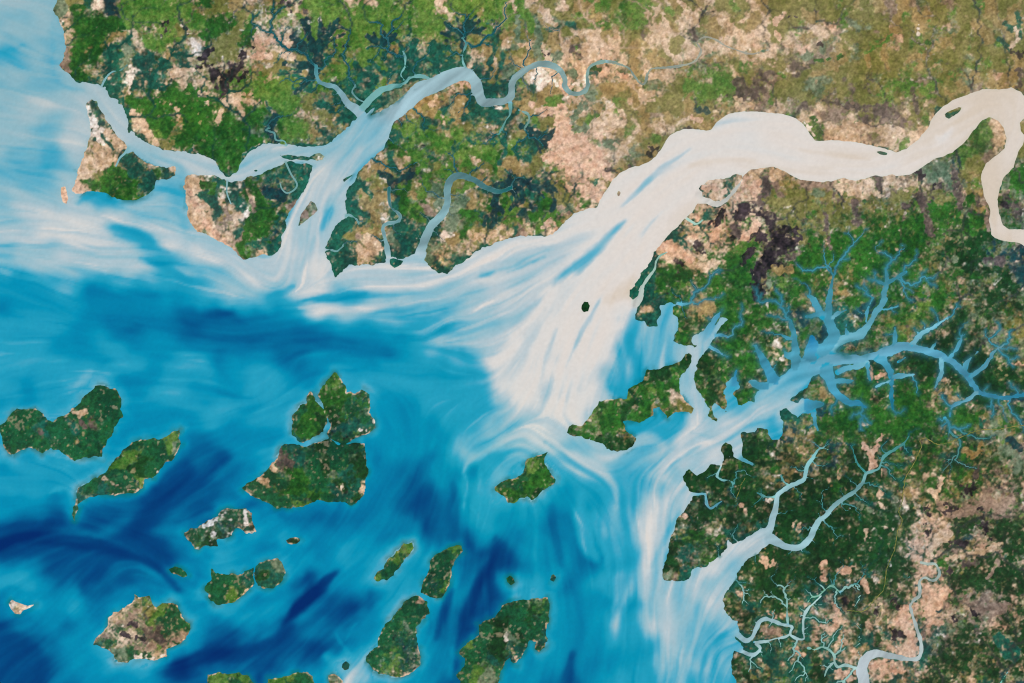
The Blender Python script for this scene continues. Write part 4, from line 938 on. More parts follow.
isl = []
iC = np.full((NY, NX), FAR, np.float32)
creekC = np.zeros((NY, NX, 3), np.float32)
islD = np.full((NY, NX), -FAR, np.float32)
seaIsl = np.full((NY, NX), -FAR, np.float32)
keepf = np.full((NY, NX), .6, np.float32)
for k, (lab, grp, pts) in enumerate(ISLANDS):
    sl, d0 = poly_sdf(pts, True)
    small = np.ptp(np.array(pts), 0).max() < 30
    d0 = d0 + wobble[sl] * (.35 if small else .8)
    s = np.full((NY, NX), -FAR, np.float32)
    s[sl] = d0
    for ki, cp, cc in ISLE_CREEKS:
        if ki == k:
            cs, d = stroke(cp)
            iC[cs] = np.minimum(iC[cs], d)
            creekC[cs][d < 6] = lin(cc)
            s[cs] = np.minimum(s[cs], d)
    isl.append((sl, s[sl].copy()))
    islD[sl] = np.maximum(islD[sl], s[sl])
    if grp == 'a':
        keepf[sl][d0 > -4] = .3 if 'bare brownish' in lab else .6 if 'white sand patches' in lab else .1 if 'white sandy' in lab or 'speckled' in lab else .82
        seaIsl[sl] = np.maximum(seaIsl[sl], s[sl])
land = np.maximum(np.maximum(sdfN, sdfE), islD)

# ------------------------------------------------------------------ drainage: every cell of land finds its cheapest way down to the water
D_ = 2
lw_ = land[::D_, ::D_]
dj, di = lw_.shape
rough = np.exp(np.clip(noise(15, 4, .75)[::D_, ::D_] * 1.15, -3, 3))
inner = np.zeros(lw_.shape, bool)
inner[30:-30, 30:-30] = True
todo = ((lw_ > 0) & inner).ravel().tolist()
cost = rough.ravel().tolist()
seed_ = (lw_ <= 0) & (lw_ > -2.2) & inner
best = np.where(seed_, 0.0, 1e9).ravel().tolist()
par = [-1] * (dj * di)
heap = [(0.0, int(k)) for k in np.flatnonzero(seed_.ravel())]
heapq.heapify(heap)
order = []
steps = ((1, 1.0), (-1, 1.0), (di, 1.0), (-di, 1.0), (di + 1, 1.41), (di - 1, 1.41), (-di + 1, 1.41), (-di - 1, 1.41))
while heap:
    c, k = heapq.heappop(heap)
    if c > best[k]:
        continue
    order.append(k)
    for o_, l_ in steps:
        q = k + o_
        if todo[q]:
            n = c + cost[q] * l_
            if n < best[q]:
                best[q] = n
                par[q] = k
                heapq.heappush(heap, (n, q))
acc = [1.0] * (dj * di)
for k in reversed(order):
    if par[k] >= 0:
        acc[par[k]] += acc[k]
basin = [0] * (dj * di)            # sub-basins, coarse and fine, as patches of cover
fineb = [0] * (dj * di)
for k in order:
    p_ = par[k]
    if p_ < 0:
        basin[k] = fineb[k] = k
        continue
    basin[k] = basin[p_] if (acc[k] > 260 or acc[p_] < 260) and not (acc[p_] > 260 > acc[k]) else k
    fineb[k] = fineb[p_] if not (acc[p_] > 36 > acc[k]) else k
acc = np.array(acc, np.float32).reshape(dj, di)
basin = np.array(basin).reshape(dj, di)
fineb = np.array(fineb).reshape(dj, di)
acc[lw_ <= 0] = 1
tribs = np.full((NY, NX), FAR, np.float32)
bestA = np.array(best).reshape(dj, di)
X_, Y_ = PX[::D_, ::D_], PY[::D_, ::D_]
rk, rd = rivK[::D_, ::D_], rivD[::D_, ::D_]
root = np.arange(dj * di)
for k in order:
    if par[k] >= 0:
        root[k] = root[par[k]]
rk_root, rd_root = rk.ravel()[root].reshape(dj, di), rd.ravel()[root].reshape(dj, di)
reach_ = np.zeros((dj, di), np.float32)
inl = (rk_root == ord('e')) & (rd_root < 5)
reach_[inl] = 9.5
maze = (X_ > 735) & (X_ < 860) & (Y_ > 585) & (rd_root < 5)
reach_[maze] = 30
nth = (X_ > 250) & (X_ < 560) & (Y_ < 250) & (rk_root == ord('n')) & (rd_root < 5)
reach_[nth] = 13
sth = (X_ > 690) & (X_ < 910) & (Y_ > 440) & (Y_ < 585) & (rk_root == ord('s')) & (rd_root < 5)
reach_[sth] = 8
amin = np.where(inl, 50, np.where(maze, 15, 34))
far_ = np.clip(1 - bestA / np.maximum(reach_, 1e-3), 0, 1)
ji, ii_ = np.nonzero((reach_ > 0) & (acc > amin) & (far_ > 0))
jit = rng.uniform(-.45, .45, (dj * di, 2)) * G * D_
for j, i in zip(ji, ii_):
    k = j * di + i
    p_ = par[k]
    if p_ < 0:
        continue
    w_ = (.5 + .34 * math.log(acc[j, i] / amin[j, i])) * (.45 + .75 * far_[j, i])
    w_ = min(w_, 2.6) * (1.0 if inl[j, i] else .9)
    a = (X_[j, i] + jit[k, 0], Y_[j, i] + jit[k, 1], w_)
    b = (X_.flat[p_] + jit[p_, 0], Y_.flat[p_] + jit[p_, 1], w_)
    sl, d = stroke([a, b], 3, 1)
    tribs[sl] = np.minimum(tribs[sl], d)
near = tribs < rivD
key_at = lambda x: np.where((PX > 690) & (PY < 432), ord('e'), np.where(PY > 430, ord('s'), ord('n')))
kk = key_at(0)
newr = near & (tribs < 2.5)
tc = np.where((kk == ord('e'))[..., None], lin((60, 132, 150)), np.where((kk == ord('s'))[..., None], np.where((PY > 585)[..., None], lin((138, 182, 176)), lin((60, 128, 126))), lin((14, 80, 88))))
rivC[newr & (rivD > 1)] = tc[newr & (rivD > 1)]
rivK[newr & (rivD > 1)] = kk[newr & (rivD > 1)].astype(np.uint8)
rivA[newr & (rivD > 1)] = 1
rivD = np.minimum(rivD, tribs)
sdfN, sdfE = np.minimum(sdfN, tribs), np.minimum(sdfE, tribs)
land = np.maximum(np.maximum(sdfN, sdfE), islD)
v1 = np.clip(np.log(acc / 14) / math.log(40), 0, 1)
v2 = np.clip(np.log(acc / 260) / math.log(20), 0, 1)
v2 = blur3(np.maximum.reduce([v2, np.roll(v2, 1, 0), np.roll(v2, 1, 1)]))
v1 = .5 * v1 + .5 * blur3(v1)


def dup_up(f):
    """drainage grid to the full grid"""
    return up(f, np.arange(NX) / D_, np.arange(NY) / D_, 'c')


VAL, VALB = np.clip(dup_up(v1), 0, 1), np.clip(dup_up(v2), 0, 1)
TABLE = rng.standard_normal(65536).astype(np.float32)
print('drainage', round(time.time() - T0, 1))

# ------------------------------------------------------------------ land colours
CPX = (PX + noise(26, 3, .6) * 3.2)
CPY = (PY + noise(26, 3, .6) * 3.2)
PAL = {  # two tones per kind of cover
 'G': ((20, 80, 28), (46, 108, 36)), 'K': ((6, 52, 24), (20, 76, 34)), 'g': ((62, 112, 40), (98, 132, 58)),
 'o': ((104, 108, 56), (130, 126, 78)), 'y': ((136, 116, 74), (160, 140, 98)), 'p': ((188, 150, 126), (212, 180, 158)),
 't': ((180, 152, 124), (212, 188, 166)), 'w': ((212, 196, 184), (236, 224, 214)), 'd': ((74, 66, 68), (112, 96, 92)),
 'b': ((26, 24, 36), (66, 56, 66)), 'm': ((0, 72, 64), (18, 98, 80)), 'n': ((0, 50, 62), (6, 70, 74)),
 's': ((84, 108, 84), (122, 136, 112)), 'r': ((128, 108, 96), (156, 136, 122)), 'e': ((8, 76, 48), (22, 96, 56))}
cx0 = np.clip((xs - 5) / 10.0, 0, gw - 1)
cy0 = np.clip((ys - 5) / 10.0, 0, gh - 1)
need = land > -4
nj, ni = np.nonzero(need)
cpx, cpy = CPX[need], CPY[need]
Wt = np.zeros((CN, len(nj)), np.float32)
for k in range(CN):
    Wt[k] = sample(up(cov[k], cx0, cy0, 'c'), cpx, cpy)
npx, npy = PX[need], PY[need]
vall, vbig = VAL[need], VALB[need]
NWF = sstep(290, 240, npx) * sstep(140, 115, npy) * sstep(30, 50, npy)
NC = sstep(470, 520, npx) * sstep(720, 640, npx) * sstep(130, 90, npy)
VB = {'m': .5, 'n': .45, 'd': .55, 'b': .35, 's': .3, 'r': .1, 'G': -.3, 'g': -.35, 'o': -.25, 'y': -.2, 'e': 0, 'K': .1, 't': -.1 + .9 * NC, 'p': -.1 + .6 * NC, 'w': .1}


def shift(letters, where, frac, to):
    for c in letters:
        k = LET.index(c)
        m = Wt[k] * where * frac
        Wt[k] -= m
        Wt[LET.index(to)] += m
EE = sstep(690, 730, npx) * sstep(185, 225, npy) * sstep(480, 440, npy)
onsea = np.clip(seaIsl[need] + 3, 0, 1)
shift('twrpyo', onsea, keepf[need], 'e')
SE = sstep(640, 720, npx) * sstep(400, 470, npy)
SW_ = SE * sstep(905, 860, npx)
shift('tpwrsy', SW_, .55, 'K')
shift('rsyd', SE * sstep(880, 910, npx), .3, 'K')
shift('tpwry', SE * sstep(790, 740, npx) * sstep(590, 560, npy), .6, 'K')
shift('tp', SE, .22, 'K')
shift('t', SE, .2, 'r')
shift('typrs', EE, .5, 'G')
NCC = sstep(290, 330, npx) * sstep(545, 510, npx) * sstep(50, 80, npy) * sstep(300, 270, npy)
shift('tp', NCC, .42, 'o')
shift('d', EE, .2, 'K')
NW2 = sstep(300, 260, npx) * sstep(170, 150, npy)
shift('tw', NW2, .2, 'm')
shift('tp', NW2, .3, 'o')
shift('o', EE, .4, 'G')
NE = sstep(560, 640, npx) * sstep(185, 150, npy)
calmN = 1 - .12 * NE
shift('G', NE, .55, 'g')
shift('tp', NE, .22, 'y')
shift('gsrd', NE, .3, 'o')
shift('tp', sstep(640, 720, npx) * sstep(480, 540, npy), .22, 'y')
index = np.full((NY, NX), -1, np.int32)
index[need] = np.arange(len(nj))
warpx, warpy = (CPX - PX) * .45, (CPY - PY) * .45
for txt, let, how in DISTRICT:
    p = R(txt)
    wmax = max(q[2] for q in p)
    sl, d = stroke(p, 14)
    a = sstep(12, -wmax * .3, d + WOB[sl] * 2.5 + wobble[sl] * 4) * how
    ix = index[sl]
    ok = (ix >= 0) & (a > 0)
    ix, a = ix[ok], a[ok]
    Wt[:, ix] *= (1 - a)
    Wt[LET.index(let), ix] += a
for txt, let in PATCH:
    p = R(txt)
    if len(p) == 1:
        p = [p[0], (p[0][0] + .8, p[0][1] + .4, p[0][2])]
    p = [(x - sample(warpx, np.array([x]), np.array([y]))[0], y - sample(warpy, np.array([x]), np.array([y]))[0], w_) for x, y, w_ in p]
    if let == 'b':
        p = [(x, y, w_ * 1.18) for x, y, w_ in p]
    elif let == 'n' and p[0][0] < 560 and p[0][1] < 240:
        p = [(x, y, w_ * 1.3) for x, y, w_ in p]
    sl, d = stroke(p, 6)
    a = sstep(1.6, -1.4, d + WOB[sl] * (.5 if let in 'nm' else 1.7 if let == 'b' else 1)) * (.97 if let in 'nmb' else .85)
    ix = index[sl]
    ok = (ix >= 0) & (a > 0)
    ix, a = ix[ok], a[ok]
    Wt[:, ix] *= (1 - a)
    Wt[LET.index(let), ix] += a
for k in range(CN):
    hb = up(TABLE[(basin * 7919 + k * 104729) % 65536], np.arange(NX) / D_, np.arange(NY) / D_, 'c')[need]
    hf = up(TABLE[(fineb * 6151 + k * 15485863) % 65536], np.arange(NX) / D_, np.arange(NY) / D_, 'c')[need]
    Wt[k] += (noise(5.0, 3, .95)[need] * .52 + noise(16, 2)[need] * .22 + hb * .16 + hf * .62) * NZ_AMP * calmN
    Wt[k] += VB.get(LET[k], 0) * (vall - .16) * 1.05 + VB.get(LET[k], 0) * vbig * .6 + (VB.get(LET[k], 0) if LET[k] in 'mbn' else 0) * NWF * (vall - .1) * 1.2
    if LET[k] in 'twrpyod':
        Wt[k] -= onsea * np.clip(keepf[need] - .15, 0, 1) * .42 * sstep(.5, 3, seaIsl[need])
# a fringe of mangrove along most mainland banks, a broken beach round the sea islands
fr = noise(22, 2)
bch = noise(10, 2)
main = np.maximum(sdfN, sdfE)[need]
frn, bcn, sis = fr[need], bch[need], seaIsl[need]
edge = (main > -3) & (main < 2.2) & (frn > -.8)
Wt[LET.index('m')][edge] += .45 * sstep(2.2, .6, main[edge])
be = (sis > -3) & (sis < 1.3) & (bcn > .05)
Wt[LET.index('t')][be] += .3 + .4 * np.clip(bcn[be], 0, 1)
be = (sis > -3) & (sis < 2.6) & (bcn <= .1)
Wt[LET.index('m')][be] += .4
rve = rivD[need]
be = (rve > -1) & (rve < 3.5) & (npx > 690) & (npy > 250)
Wt[LET.index('n')][be] += .22
Wt[LET.index('m')][be] += .25
Wt -= Wt.max(0)
Wt = np.exp(Wt * SHARP)
Wt /= Wt.sum(0)


def whole(v):
    f = np.zeros((NY, NX), np.float32)
    f[need] = v
    return f


tone1, tone2 = noise(5, 3, .7), noise(30, 3, .6)
mixv = np.clip(.5 + .32 * tone1 + .26 * tone2, -.15, 1.15)
mv = mixv[need]
cl = np.zeros((len(nj), 3), np.float32)
for k, ch in enumerate(LET):
    a, b = lin(PAL[ch][0]), lin(PAL[ch][1])
    cl += Wt[k][:, None] * (a + (b - a) * mv[:, None])
# clearings and villages: scattered pale dots, more of them in green country; dark groves elsewhere
dots = noise(4.2, 1)[need]
green = sum(Wt[LET.index(c)] for c in 'GKgome')
a = (sstep(1.75, 2.5, dots) * green * .5 * sstep(-.6, .8, tone2[need]))[:, None]
cl = cl * (1 - a) + lin((178, 158, 120)) * a
d3 = noise(3.2, 1)[need]
a = (sstep(1.7, 2.6, d3 + .7 * noise(24, 2)[need]) * onsea * .4)[:, None]
cl = cl * (1 - a) + lin((176, 158, 132)) * a
a = (sstep(1.6, 2.6, -dots) * .5)[:, None]
cl *= (1 - .55 * a)
cl *= (1 + noise(60, 2)[need][:, None] * np.array([.05, .0, -.06], np.float32))
cl *= np.clip(1 + .12 * noise(3.4, 2, .8)[need] + .08 * noise(2.0, 1)[need], .5, 1.6)[:, None]
lum = cl.mean(1, keepdims=True)
cl *= np.clip((lum / .16) ** .14, .8, 1.1)
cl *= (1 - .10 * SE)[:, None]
# neighbouring covers run into one another a little: lean towards the colour of the district
B = 16
by, bx = (NY + B - 1) // B, (NX + B - 1) // B
bi = (nj // B) * bx + ni // B
cnt = np.bincount(bi, minlength=by * bx).reshape(by, bx).astype(np.float32)
dist_ = np.stack([np.bincount(bi, cl[:, c], minlength=by * bx).reshape(by, bx) for c in range(3)]).astype(np.float32)
for _ in range(2):
    dist_, cnt = blur3(dist_), blur3(cnt)
lean = np.stack([sample(up(d / np.maximum(cnt, 1e-3), (np.arange(NX) - B / 2) / B, (np.arange(NY) - B / 2) / B), npx, npy) for d in dist_], 1)
cl = cl + (.06 + .12 * NE)[:, None] * (lean - cl)
# valley floors: pale dry grass in the north, dark wet growth elsewhere
tone = np.where(NC[:, None] > .5, lin((205, 176, 146)), lin((12, 66, 56)))
tone = np.where(((npx > 690) & (npy < 330) | (npx > 930))[:, None], lin((52, 58, 54)), tone)
cl *= (1 + .30 * np.clip(.22 - vall, -.3, .3) * (1 - onsea))[:, None]
a = np.clip(.78 * vall ** 1.1 + .25 * vbig, 0, .85) * (1 - .8 * onsea) * (1 - .72 * NE * (1 - NC))
cl = cl + a[:, None] * (tone - cl)
# wet mud along the drainage that feeds the branching inlet
a = vall * np.exp(-np.clip(rve, 0, 40) / 7) * sstep(690, 720, npx) * sstep(250, 275, npy) * sstep(460, 430, npy)
cl = cl + (np.clip(a * .9, 0, .6))[:, None] * (lin((36, 108, 126)) - cl)
# wet ground along the arms of the inlet
a = .62 * np.exp(-np.clip(rve, 0, 30) / 1.8) * (rivK[need] == ord('e')) * np.clip(.75 + .4 * frn, .2, 1)
cl = cl + a[:, None] * (lin((52, 126, 142)) - cl)
colL = np.zeros((NY, NX, 3), np.float32)
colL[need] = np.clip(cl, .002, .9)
tree = whole(sum(Wt[LET.index(c)] for c in 'GKge'))
mang = whole(sum(Wt[LET.index(c)] for c in 'mn'))
pale = whole(sum(Wt[LET.index(c)] for c in 'tpw'))
# ------------------------------------------------------------------ heights (kilometres)
relief = noise(16, 4, .6) * .010
canopy = np.clip(tree + .8 * mang, 0, 1) * (.008 + .010 * noise(3.4, 2, .8))


def height(s, sl=(slice(None), slice(None))):
    return np.clip(s, -2.5, 3) * .010 + sstep(.3, 4, s) * (.012 + relief[sl] * (1 - mang[sl]) + canopy[sl])


# ------------------------------------------------------------------ water colours, on every second grid point
full = (xs, ys, PX, PY, NX, NY, G)
landF, wobF = land, wobble
islW = islD[::2, ::2]
st = 2
xs, ys, PX, PY, G = xs[::st], ys[::st], PX[::st, ::st].copy(), PY[::st, ::st].copy(), G * st
NX, NY = len(xs), len(ys)
land, wobble, seaIsl, fr, rivD, rivC, rivK, rivA, iC, creekC = [np.ascontiguousarray(f[::st, ::st]) for f in (land, wobble, seaIsl, fr, rivD, rivC, rivK, rivA, iC, creekC)]
cgx, cgy = np.arange(-140, 1170, 10.), np.arange(-140, 830, 10.)
GX, GY = np.meshgrid(cgx, cgy)
vc = np.zeros_like(GX); vs = np.zeros_like(GX)
for f in FLOW:
    q = spline(np.array(f), 5)
    for a, b in zip(q[:-1], q[1:]):
        th = math.atan2(b[1] - a[1], b[0] - a[0])
        L = math.hypot(*(b - a))
        m = (a + b) / 2
        w = L / ((GX - m[0]) ** 2 + (GY - m[1]) ** 2 + 60) ** 1.4
        vc += w * math.cos(2 * th); vs += w * math.sin(2 * th)
n_ = np.hypot(vc, vs) + 1e-9
vc, vs = vc / n_, vs / n_
FC = up(vc, (xs + 140) / 10, (ys + 140) / 10)
FS = up(vs, (xs + 140) / 10, (ys + 140) / 10)
TH = .5 * np.arctan2(FS, FC) + noise(70, 2) * .09 + noise(18, 2) * .08
DX, DY = np.cos(TH), np.sin(TH)


def lic(F, steps, step):
    acc = F.copy(); wsum = 1.0
    for sg in (1, -1):
        x, y = PX.copy(), PY.copy()
        px, py = DX * sg, DY * sg
        for k in range(steps):
            i = np.clip(((x - xs[0]) / G + .5).astype(np.int32), 0, NX - 1)
            j = np.clip(((y - ys[0]) / G + .5).astype(np.int32), 0, NY - 1)
            dx, dy = DX[j, i], DY[j, i]
            s = np.where(dx * px + dy * py < 0, -1, 1).astype(np.float32)
            px, py = dx * s, dy * s
            x = x + px * step; y = y + py * step
            w = .5 + .5 * math.cos(math.pi * (k + 1) / (steps + 1))
            acc += w * sample(F, x, y)
            if sg == 1:
                wsum += 2 * w
    return acc / wsum


lev = up(sea, (xs - 8) / 16, (ys - 8) / 16, 'c')
lev = sample(lev, PX + noise(34, 3) * 4, PY + noise(34, 3) * 4)
for txt, l, st_ in STREAKS:
    p = R(txt)
    wmax = max(q[2] for q in p)
    soft = .8 + wmax * .22
    sl, d = stroke(p, 8)
    a = sstep(soft, -soft, d + wobble[sl] * .8) * st_
    lev[sl] = lev[sl] * (1 - a) + l * a
grain_a = noise(11, 2)
grain_b = noise(4, 2, .8)
grain_c = noise(28, 2)
la = lic(grain_a, 26, 2.0)
lb = lic(grain_b, 16, 1.4)
lc = lic(grain_c, 30, 3.0)
la /= la.std(); lb /= lb.std(); lc /= lc.std()
quiet = 1 - .45 * sstep(300, 120, PX) * sstep(240, 200, PY)
lev = lev - .35 * sstep(620, 560, PX) * sstep(7.8, 8.6, lev)
lev = .35 * lev + .65 * lic(lev, 9, 1.2)
inriver = sstep(8.5, 9.6, lev)
mid = np.exp(-((lev - 6.8) / 1.9) ** 2)
lev = lev + quiet * (1 - .3 * sstep(5.5, 4, lev)) * ((.20 + .20 * mid) * (1 - .32 * inriver) * la + (.09 + .10 * mid) * (1 - .3 * inriver) * lb + .26 * (1 - .6 * inriver) * lc)
# fine threads of silt drawn out along the currents
ld = lic(noise(5, 2, .8), 34, 1.5)
ld /= ld.std()
thread = sstep(.9, 2.3, ld) - .8 * sstep(.9, 2.3, -ld)
lev = lev + .75 * thread * sstep(3.4, 5.0, lev) * (1 - .75 * inriver) * quiet + .18 * thread * (1 - inriver)
# shelves round the sea islands
lev = lev + .3 * sstep(5.5, 4, lev) * sstep(1.0, 3.0, lev) - .35 * sstep(2.6, 1.2, lev)
sh_ = np.clip(1 + seaIsl / 13, 0, 1)
lev = lev + 1.3 * sh_ ** 1.5 * (1 + .5 * np.clip(fr, -1, 1)) * (lev < 5)
RAMP = [(0, 44, 110), (0, 74, 134), (0, 98, 152), (0, 121, 170), (0, 143, 186), (38, 160, 195), (98, 176, 202), (144, 188, 204), (178, 198, 208), (215, 215, 214), (221, 215, 210), (212, 200, 186)]
rl = np.array([lin(c) for c in RAMP])
lv = np.clip(lev, 0, 11)
colW = np.stack([np.interp(lv, np.arange(12), rl[:, c]) for c in range(3)], -1).astype(np.float32)
# greyer silt in the north-west, turquoise in the middle bay
gw_ = (sstep(260, 60, PY) * sstep(430, 300, PX) * sstep(4.6, 6.2, lev) * .45)[..., None]
colW = colW * (1 - gw_) + lin((140, 176, 186)) * gw_
east = ((.55 + .45 * sstep(330, 460, PX)) * sstep(5.5, 4, lev))[..., None]
colW = colW * (1 + east * np.array([0, .03, -.06], np.float32))
tq = (np.exp(-((PX - 500) / 90) ** 2 - ((PY - 480) / 60) ** 2) * sstep(2.6, 4, lev) * .5)[..., None]
colW = colW * (1 - tq) + colW * np.array([.9, 1.08, 1.0], np.float32) * tq
rg = (sstep(1.5, -2.5, rivD) * sstep(8.3, 7.0, lev * 0 + 7))[..., None]
tvar = (1 + .10 * la + .07 * lb)[..., None]
keepb = (rivK == ord('b'))[..., None]
rr = np.where(sstep(3, -.5, rivD)[..., None] > 0, (sstep(2.5, -.5, rivD) * rivA)[..., None], 0)
colW = colW * (1 - rr) + np.clip(rivC * tvar, 0, 1) * rr
ic = sstep(2.5, -.5, iC)[..., None] * (iC < 3)[..., None]
colW = colW * (1 - ic) + creekC * ic
# shallow mud just off the mangrove shores
flat = (np.clip(1 + np.maximum(seaIsl, islW) / 5.0, 0, 1) * np.clip(.30 + .45 * fr + .25 * wobble, 0, .8))[..., None]
colW = colW + flat * (lin((14, 108, 112)) - colW) * (lev < 6.5)[..., None]
mudm = (np.clip(1 + land / 3.0, 0, 1) * .22)[..., None]
colW = colW * (1 - mudm) + colW * np.array([.75, .9, .82], np.float32) * mudm
colW *= (1 + .015 * noise(3, 2))[..., None]
colW = np.clip(colW, .001, .9)
# the deepest blues keep a trace of red so that the sea never reads as pure cyan paint
colW[..., 0] = np.maximum(colW[..., 0], .0012)

landW, PXW, PYW = land, PX, PY
land, wobble = landF, wobF
xs, ys, PX, PY, NX, NY, G = full
print('fields done', round(time.time() - T0, 1))

# ------------------------------------------------------------------ materials
def material(name, rough, spec, n_scale, n_amt, bump):
    m = bpy.data.materials.new(name)
    m.use_nodes = True
    nt = m.node_tree
    nt.nodes.clear()
    N = nt.nodes.new
    out, bsdf = N('ShaderNodeOutputMaterial'), N('ShaderNodeBsdfPrincipled')
    at, geo = N('ShaderNodeAttribute'), N('ShaderNodeNewGeometry')
    at.attribute_name = 'cover'
    n1, n2 = N('ShaderNodeTexNoise'), N('ShaderNodeTexNoise')
    n1.inputs['Scale'].default_value = n_scale; n1.inputs['Detail'].default_value = 3; n1.inputs['Roughness'].default_value = .65
    n2.inputs['Scale'].default_value = n_scale * .22; n2.inputs['Detail'].default_value = 4
    mr = N('ShaderNodeMapRange')
    mr.inputs['From Min'].default_value = .25; mr.inputs['From Max'].default_value = .75
    mr.inputs['To Min'].default_value = 1 - n_amt; mr.inputs['To Max'].default_value = 1 + n_amt
    hs = N('ShaderNodeHueSaturation')
    mh = N('ShaderNodeMapRange')
    mh.inputs['From Min'].default_value = .25; mh.inputs['From Max'].default_value = .75
    mh.inputs['To Min'].default_value = .5 - .06 * n_amt; mh.inputs['To Max'].default_value = .5 + .06 * n_amt
    L = nt.links.new
    L(geo.outputs['Position'], n1.inputs['Vector']); L(geo.outputs['Position'], n2.inputs['Vector'])
    L(n1.outputs['Fac'], mr.inputs['Value']); L(n2.outputs['Fac'], mh.inputs['Value'])
    L(mr.outputs['Result'], hs.inputs['Value']); L(mh.outputs['Result'], hs.inputs['Hue'])
    L(at.outputs['Color'], hs.inputs['Color'])
    L(hs.outputs['Color'], bsdf.inputs['Base Color'])
    bsdf.inputs['Roughness'].default_value = rough
    bsdf.inputs['Specular IOR Level'].default_value = spec
    if bump:
        bp = N('ShaderNodeBump')
        bp.inputs['Strength'].default_value = bump; bp.inputs['Distance'].default_value = .02
        L(n1.outputs['Fac'], bp.inputs['Height']); L(bp.outputs['Normal'], bsdf.inputs['Normal'])
    L(bsdf.outputs['BSDF'], out.inputs['Surface'])
    return m


M_SOIL = material('soil_and_scrub', .95, .1, 3.2, .16, .2)
M_TREE = material('forest_canopy', .9, .15, 3.8, .24, .35)
M_MANG = material('mangrove_canopy', .85, .15, 3.8, .18, .25)
M_SAND = material('beach_sand', .9, .2, 3.5, .08, .1)
M_WATER = material('silty_water', .12, .12, 1.6, .025, 0)


# ------------------------------------------------------------------ meshes
def sheet(name, quads, Zf, col, mat, step=1, parent=None, origin=(0, 0), off=(0, 0)):
    """quads: bool (rows-1, cols-1) over the (sub-sampled) grid; one mesh object"""
    js, is_ = np.nonzero(quads)
    if len(js) == 0:
        return None
    nyy, nxx = Zf.shape
    a = js * nxx + is_
    F = np.stack([a + nxx, a + nxx + 1, a + 1, a], 1)
    uq, inv = np.unique(F, return_inverse=True)
    jj, ii = uq // nxx, uq % nxx
    co = np.empty((len(uq), 3), np.float32)
    co[:, 0] = WX[::step][ii + off[1]] - origin[0]; co[:, 1] = WY[::step][jj + off[0]] - origin[1]; co[:, 2] = Zf[jj, ii]
    me = bpy.data.meshes.new(name)
    nf = len(F)
    me.vertices.add(len(uq)); me.loops.add(nf * 4); me.polygons.add(nf)
    me.vertices.foreach_set('co', co.ravel())
    me.loops.foreach_set('vertex_index', inv.astype(np.int32).ravel())
    me.polygons.foreach_set('loop_start', np.arange(0, nf * 4, 4, dtype=np.int32))
    me.polygons.foreach_set('use_smooth', np.ones(nf, bool))
    at = me.attributes.new('cover', 'FLOAT_COLOR', 'POINT')
    c4 = np.ones((len(uq), 4), np.float32)
    c4[:, :3] = col[jj, ii] / K_ILL
    at.data.foreach_set('color', c4.ravel())
    me.update(calc_edges=True)
    me.materials.append(mat)
    o = bpy.data.objects.new(name, me)
    C.objects.link(o)
    if parent:
        o.parent = parent
    return o


def quad_any(m):
    return m[:-1, :-1] | m[1:, :-1] | m[:-1, 1:] | m[1:, 1:]


def quad_mean(f):
    return .25 * (f[:-1, :-1] + f[1:, :-1] + f[:-1, 1:] + f[1:, 1:])


qt, qm, qp = quad_mean(tree), quad_mean(mang), quad_mean(pale)


def prop(o, **kw):
    for k, v in kw.items():
        o[k] = v


for nm, s, where in (('N', sdfN, 'north of the estuary'), ('E', sdfE, 'east and south of the estuary')):
    Hs = height(s)
    q = quad_any(s > -1.2)
    isM = q & (qm > .5)
    isT = q & (qt > .5) & ~isM
    prop(sheet('terrain', q & ~isM & ~isT, Hs, colL, M_SOIL), kind='structure')
    prop(sheet('forest', isT, Hs, colL, M_TREE), kind='stuff', category='forest', label='green woodland cover spreading over the mainland ' + where)
    prop(sheet('mangrove_forest', isM, Hs, colL, M_MANG), kind='stuff', category='mangroves', label='dark teal mangrove lining the creeks and banks ' + where)

GRP = {'a': 'islands of the archipelago in the open sea', 'b': 'islands and islets in the eastern estuary', 'c': 'big low islands off the northern coast', 'd': 'islets and bars in the northern river'}


def pieces(mask, least, most):
    """connected pieces of a mask, biggest first"""
    lab = np.where(mask, np.arange(1, mask.size + 1).reshape(mask.shape), 0)
    while True:
        n = lab.copy()
        n[1:] = np.maximum(n[1:], lab[:-1]); n[:-1] = np.maximum(n[:-1], lab[1:])
        n[:, 1:] = np.maximum(n[:, 1:], lab[:, :-1]); n[:, :-1] = np.maximum(n[:, :-1], lab[:, 1:])
        n[~mask] = 0
        f = n.ravel()
        n = np.where(n > 0, f[np.maximum(n - 1, 0)], 0)
        if (n == lab).all():
            break
        lab = n
    ids, cnt = np.unique(lab[lab > 0], return_counts=True)
    o = np.argsort(-cnt)
    return [lab == ids[k] for k in o if cnt[k] >= least][:most]


